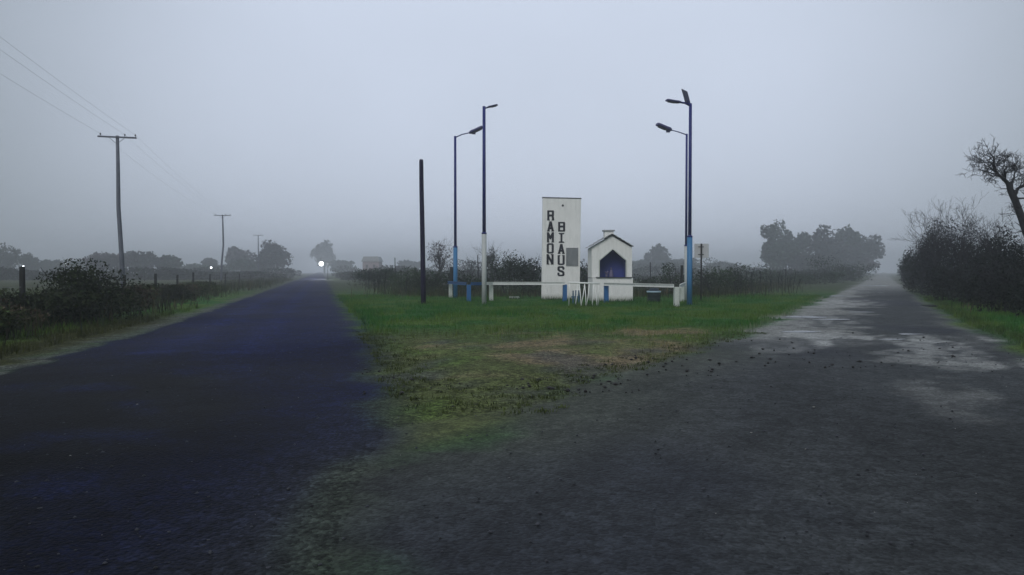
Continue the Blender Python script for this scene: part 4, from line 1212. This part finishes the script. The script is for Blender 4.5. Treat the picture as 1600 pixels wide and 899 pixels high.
# right-hand grove
ft(1208, 343, 60, 92, G1, 'leftmost tall tree of the right grove, with gaps in crown', 2600, .2, 15, low=.12)
ft(1246, 351, 74, 98, G1, 'second tree from the left in the right grove', 2800, .2, 20)
ft(1287, 341, 64, 96, G2, 'highest knobbly tree at middle of the right grove', 3000, .2, 22)
ft(1325, 345, 50, 104, G1, 'double-topped tree right of the highest grove tree', 2400, .2, 16)
ft(1350, 356, 66, 108, G2, 'rightmost wide tree of the right grove beside dirt road', 3200, None, 44)
ft(1228, 378, 70, 90, G1, 'mid-height tree filling in between first two grove trees', 2600)
ft(1310, 372, 80, 100, G2, 'broad mid-height tree under the double-topped grove tree', 2800)
ft(1270, 392, 110, 88, G2, 'low wide understorey tree below the middle of right grove', 2800)
ft(1340, 398, 60, 104, G3, 'low understorey tree near dirt road under the right grove', 2200)
# far scrub: a band of hedgerow that reads as one mass
def far_scrub():
    n = 110000
    row = RNG.integers(0, 3, n)
    x = np.array([150, 200, 270])[row] * 1.0 * (-.85 + 1.8 * RNG.random(n))
    y = np.array([150, 200, 270])[row] + 26 * (fbm(x * .02 + row * 7, x * 0 + row * 3.3, 3) - .5) + RNG.normal(size=n) * 3
    hmax = np.array([1.7, 2.6, 4.2])[row] * np.clip(-.15 + 2.2 * fbm(x * .05 + row * 31, row * 5.5 + x * 0, 3), .15, 2) * (.75 + .5 * fbm(x * .3, row * 2.2 + x * 0, 2))
    z = hmax * RNG.random(n) ** 1.15
    E = edges(y)
    ok = ~(((x > E[0] - 3) & (x < E[1] + 3)) | ((x > E[2] - 3) & (x < E[3] + 3)))
    cen = np.stack([x, y, z], 1)[ok]
    col = np.array([.030, .036, .032])[None] * (.6 + .8 * fbm(cen[:, 0] * .1, cen[:, 1] * .1, 3))[:, None]
    V, Fc, cc = leaf_cloud(cen, .30, col, .7)
    tag(mesh_np('far_scrub', V, Fc, M['leaf'], None, cc), 'low hazy band of scrub and hedgerow across the far fields', 'scrub', kind='stuff')
far_scrub()
# bare winter trees in the field
def bt(px, py, wpx, Y, label, **k):
    bare_tree('bare_tree', label, at(px, Y), Y, htop(py, Y), wpx / F_PX * Y, group='bare trees', mat='far_bark', **k)
bt(682, 372, 50, 72, 'bare bushy winter tree between wooden post and left lamp post', depth=4, kids=3, col=G3, nleaf=420, leaf=.16, limbs=7)
bt(770, 382, 44, 76, 'narrow bare winter tree right behind the white-footed lamp post', depth=4, kids=3, col=G2, nleaf=420, leaf=.16, limbs=7)
bt(735, 398, 40, 80, 'small bare winter tree between the two left lamp posts', depth=4, kids=3, col=G2, nleaf=200, leaf=.14)

# bushes behind the monument
def bs(px, Y, wpx, py, col, label, n=1600, leaf=.07, twig=300, d=None, group='bushes behind the monument'):
    if px > 1200: Y *= 1.35
    w = wpx / F_PX * Y * 1.5
    bush('bush', label, at(px, Y), Y, w, d or w * .7, htop(py - random.choice((0, 3, 7, 12, 19)), Y), np.array(col) * random.uniform(.8, 1.7), int(n * 1.3), leaf, random.randint(7, 14), .5, 0, group, 6, twig)
BG = (.026, .038, .022); BD = (.018, .027, .018)
bs(575, 88, 44, 420, BG, 'low bush on right verge of far asphalt road', 1100, .1)
bs(592, 70, 46, 423, BD, 'dark bush at the foot of thin tall stake', 1500, .1)
bs(628, 56, 50, 428, BG, 'green bush left of the bare wooden post', 1700)
bs(672, 50, 52, 430, BG, 'bush right behind the bare wooden post', 1700)
bs(712, 50, 50, 427, BD, 'bush behind left end of the railing', 1700)
bs(756, 51, 52, 424, BG, 'bush behind the white-footed lamp post', 1700)
bs(790, 50, 44, 416, BD, 'bush right of the white-footed lamp post behind rail', 1800)
bs(822, 49, 54, 408, BD, 'tallest dark bush touching left edge of the slab', 2600, .08, 500)
bs(915, 50, 44, 424, BD, 'dark bush in the gap between slab and shrine', 1600)
bs(1008, 52, 50, 432, BG, 'low bush behind the drum', 1400)
bs(1050, 50, 44, 431, BG, 'low bush behind right end of the railing', 1400)
bs(1118, 48, 60, 436, BG, 'low weedy bush right of the road sign', 1500)
bs(1165, 54, 62, 431, BG, 'weedy bush under the left edge of right grove', 1600)
bs(1212, 62, 66, 426, BD, 'dark bush in front of the right grove left part', 1700, .09)
bs(1262, 70, 72, 422, BD, 'dark bush in front of the right grove middle part', 1700, .1)
bs(1305, 80, 60, 420, BD, 'dark bush in front of the right grove right part', 1500, .11)
bs(1335, 94, 46, 420, BD, 'far dark bush at left edge of the dirt road', 1200, .12)

# left hedge
LG = (.015, .021, .009); LB = (.042, .034, .022); LM = (.034, .046, .018)
def lb_(x, y, w, h, col, label, n=2600, leaf=.055, twig=300):
    x -= .85
    bush('bush', label, x, y, w * 1.12, w * 1.0, h, col, int(n * 1.9), leaf, 14, .5, .2, 'bushes of the left hedge', 6, twig)
lb_(-11.9, 14.6, 2.4, 1.10, LG, 'nearest dark bush of the left hedge at the frame edge', 3200)
lb_(-11.5, 16.6, 2.2, .92, LM, 'second bush of the left hedge, before leftmost fence post', 3000)
lb_(-12.6, 18.6, 2.3, 1.02, LB, 'reddish-brown bush right of the leftmost fence post', 2600, .055, 700)
lb_(-12.3, 21.0, 2.6, 1.2, LG, 'dark full bush below the tilted fence post', 3200)
lb_(-12.7, 23.3, 3.2, 1.85, LG, 'tallest domed bush of left hedge, right of tilted fence post', 3600)
lb_(-14.2, 26.2, 2.21, 1.13, LM, 'bush right of the tallest domed left bush', 2600)
lb_(-14.8, 29.5, 2.38, 1.01, LB, 'brownish bush in the middle of the left hedge', 2400, .06, 600)
lb_(-15.9, 33.0, 2.55, 0.98, LM, 'low green bush in middle of the left hedge', 2400, .06)
lb_(-17.2, 37.5, 2.72, 0.94, LG, 'low dark bush past the middle of left hedge', 2400, .065)
lb_(-18.6, 42.5, 2.72, 0.86, LB, 'low brown bush near the far part of left hedge', 2200, .07, 500)
lb_(-20.2, 48.0, 2.89, 0.86, LM, 'low green bush near far end of left hedge', 2000, .075)
lb_(-22.3, 55.0, 3.06, 0.86, LM, 'last low bush of left hedge before it thins out', 2000, .08)
lb_(-14.9, 19.6, 2.4, 1.05, LB, 'back bush behind the leftmost fence post', 1800, .06, 500)
lb_(-16.8, 25.0, 2.6, 1.1, LM, 'back bush behind the tilted fence post', 1800, .06)

# right hedge thicket
RD = (.008, .011, .009); RDB = (.010, .011, .015)
def rb(px, Y, wpx, py, col, label, n=3000, leaf=.075, twig=900):
    w = wpx / F_PX * Y
    bush('bush', label, at(px, Y), Y, w, w * .8, htop(py, Y), col, int(n * 1.15), leaf, 18, .5, .1, 'bushes of the right thicket', 8, int(twig * 2.2))
rb(1424, 70, 40, 402, RD, 'far low bush at left tip of the right thicket', 2400, .1)
rb(1443, 56, 56, 368, RD, 'rounded dark bush near left tip of right thicket', 3400, .085)
rb(1470, 50, 70, 346, RDB, 'tall dark bush under the left bare tree of right thicket', 4200, .08)
rb(1512, 44, 84, 344, RDB, 'tall wide dark bush at middle of the right thicket', 4600, .075)
rb(1552, 38, 80, 362, RD, 'dark bush right of the middle of the right thicket', 4200, .07)
rb(1592, 32, 80, 380, RD, 'dark bush at the right frame edge below the gnarled tree', 4200, .065)
rb(1480, 40, 70, 415, RD, 'front low bush at the left foot of the right thicket', 3000, .07)
rb(1530, 34, 90, 415, RD, 'front low bush at the middle foot of the right thicket', 3200, .065)
rb(1580, 28, 100, 418, RD, 'front low bush at the right foot of the right thicket', 3400, .06)
rb(1640, 24.5, 110, 415, RD, 'nearest bush of right thicket just at the frame edge', 3000, .06)
bare_tree('bare_tree', 'bare forked tree rising from left part of right thicket', at(1471, 47), 47, htop(330, 47), 1.9, depth=5, kids=3, limbs=5, group='bare trees', r0=.09)
bare_tree('bare_tree', 'bare twiggy tree at the middle of the right thicket', at(1512, 43), 43, htop(338, 43), 1.9, depth=5, kids=3, limbs=4, group='bare trees', r0=.08)
bare_tree('bare_tree', 'bare spreading tree between thicket middle and the gnarled tree', at(1548, 38), 38, htop(345, 38), 2.2, depth=5, kids=3, limbs=5, group='bare trees', r0=.07)

bare_tree('bare_tree', 'bare thin tree at the left tip of right thicket', at(1440, 54), 54, htop(360, 54), 2.2, depth=4, kids=3, limbs=5, group='bare trees', r0=.06)
bare_tree('bare_tree', 'bare low tree just left below the gnarled tree', at(1578, 34), 34, htop(365, 34), 2.4, depth=4, kids=3, limbs=5, group='bare trees', r0=.06)
# gnarled leaning tree at the right edge
GY = 28.0
gt = thing('gnarled_tree', 'large gnarled bare tree leaning in from the right frame edge', 'tree', (P(1642, 470, GY).x, GY, 0), 'bare trees')
ox = gt.location.x
def gp(px, py, dy=0.0): q = P(px, py, GY); return Vector((q.x - ox, dy, q.z))
tr = MB()
main = [Vector((.1, 0, -.2)), gp(1628, 420), gp(1609, 375), gp(1599, 340, .1), gp(1590, 312, .15), gp(1582, 298, .1), gp(1576, 288, 0), gp(1566, 281, -.1), gp(1556, 275, -.15), gp(1551, 270, -.2)]
tr.tube(main, [.24, .19, .16, .135, .125, .115, .095, .08, .068, .05], 10)
tr.build('trunk', M['bark'], gt, True)
cr = MB()
def limb(pts, r0, r1, d=3, kids=3, L=.8):
    k = len(pts)
    rr = [r0 + (r1 - r0) * i / (k - 1) for i in range(k)]
    cr.tube(pts, rr, 6, False)
    for i in range(1, k):
        dd = (pts[i] - pts[i - 1]).normalized()
        for _ in range(kids):
            a = Vector((random.gauss(0, 1), random.gauss(0, 1), random.gauss(.25, .8))).normalized()
            grow(cr, pts[i], dd * .6 + a, L * random.uniform(.5, 1.0), rr[i] * .5, d - 1, kids=3, spreadk=.9)
limb([gp(1551, 270, -.2), gp(1548, 264, -.2), gp(1546, 255, -.25), gp(1545, 248, -.3), gp(1539, 243, -.3)], .055, .02, 3, 2, .55)
limb([gp(1552, 275, -.2), gp(1545, 277, -.25), gp(1537, 274, -.3)], .04, .015, 3, 3, .5)
limb([gp(1549, 268, -.2), gp(1541, 257, -.3), gp(1531, 256, -.3), gp(1523, 250, -.3)], .03, .010, 3, 3, .55)
limb([gp(1556, 275, -.15), gp(1549, 268, .2), gp(1540, 264, .3), gp(1528, 264, .3)], .03, .010, 3, 3, .55)
limb([gp(1578, 290, 0), gp(1584, 280, .0), gp(1588, 270, .1), gp(1593, 264, .1)], .04, .014, 4, 3, .5)
limb([gp(1566, 281, -.1), gp(1560, 272, 0), gp(1553, 266, .05), gp(1548, 260, .1)], .05, .02, 4, 3, .45)
limb([gp(1573, 286, 0), gp(1572, 276, .1), gp(1574, 266, .2), gp(1580, 260, .2)], .05, .02, 4, 2, .5)
limb([gp(1570, 283, 0), gp(1566, 272, -.2), gp(1560, 266, -.3)], .045, .018, 4, 3, .42)
limb([gp(1587, 306, .1), gp(1591, 298, .1), gp(1597, 293, .2), gp(1606, 290, .2), gp(1616, 280, .2)], .08, .03, 4, 2, .7)
limb([gp(1592, 310, .1), gp(1600, 310, .0), gp(1608, 308, -.1)], .04, .015, 3, 2, .5)
limb([gp(1596, 338, .1), gp(1588, 336, -.1), gp(1580, 334, -.2)], .03, .012, 3, 3, .5)
limb([gp(1605, 366, .1), gp(1594, 362, -.1), gp(1582, 364, -.2)], .03, .012, 3, 3, .5)
cr.build('crown', M['bark'], gt)

# ---------------------------------------------------------------- haze
hm = bpy.data.materials.new('haze_air'); hm.use_nodes = True
hn, hl = hm.node_tree.nodes, hm.node_tree.links
hn.clear()
ho = hn.new('ShaderNodeOutputMaterial'); hv = hn.new('ShaderNodeVolumePrincipled')
hv.inputs['Color'].default_value = (0.94, 0.96, 1.0, 1)
hv.inputs['Density'].default_value = HAZE
hv.inputs['Anisotropy'].default_value = 0.55
hl.new(hv.outputs[0], ho.inputs['Volume'])
mb = MB(); mb.box((0, 130, 12.5), (2300, 2300, 28.0))
hz = mb.build('haze', hm)
tag(hz, 'thin grey drizzle haze filling the air over the fields', 'haze', kind='stuff')
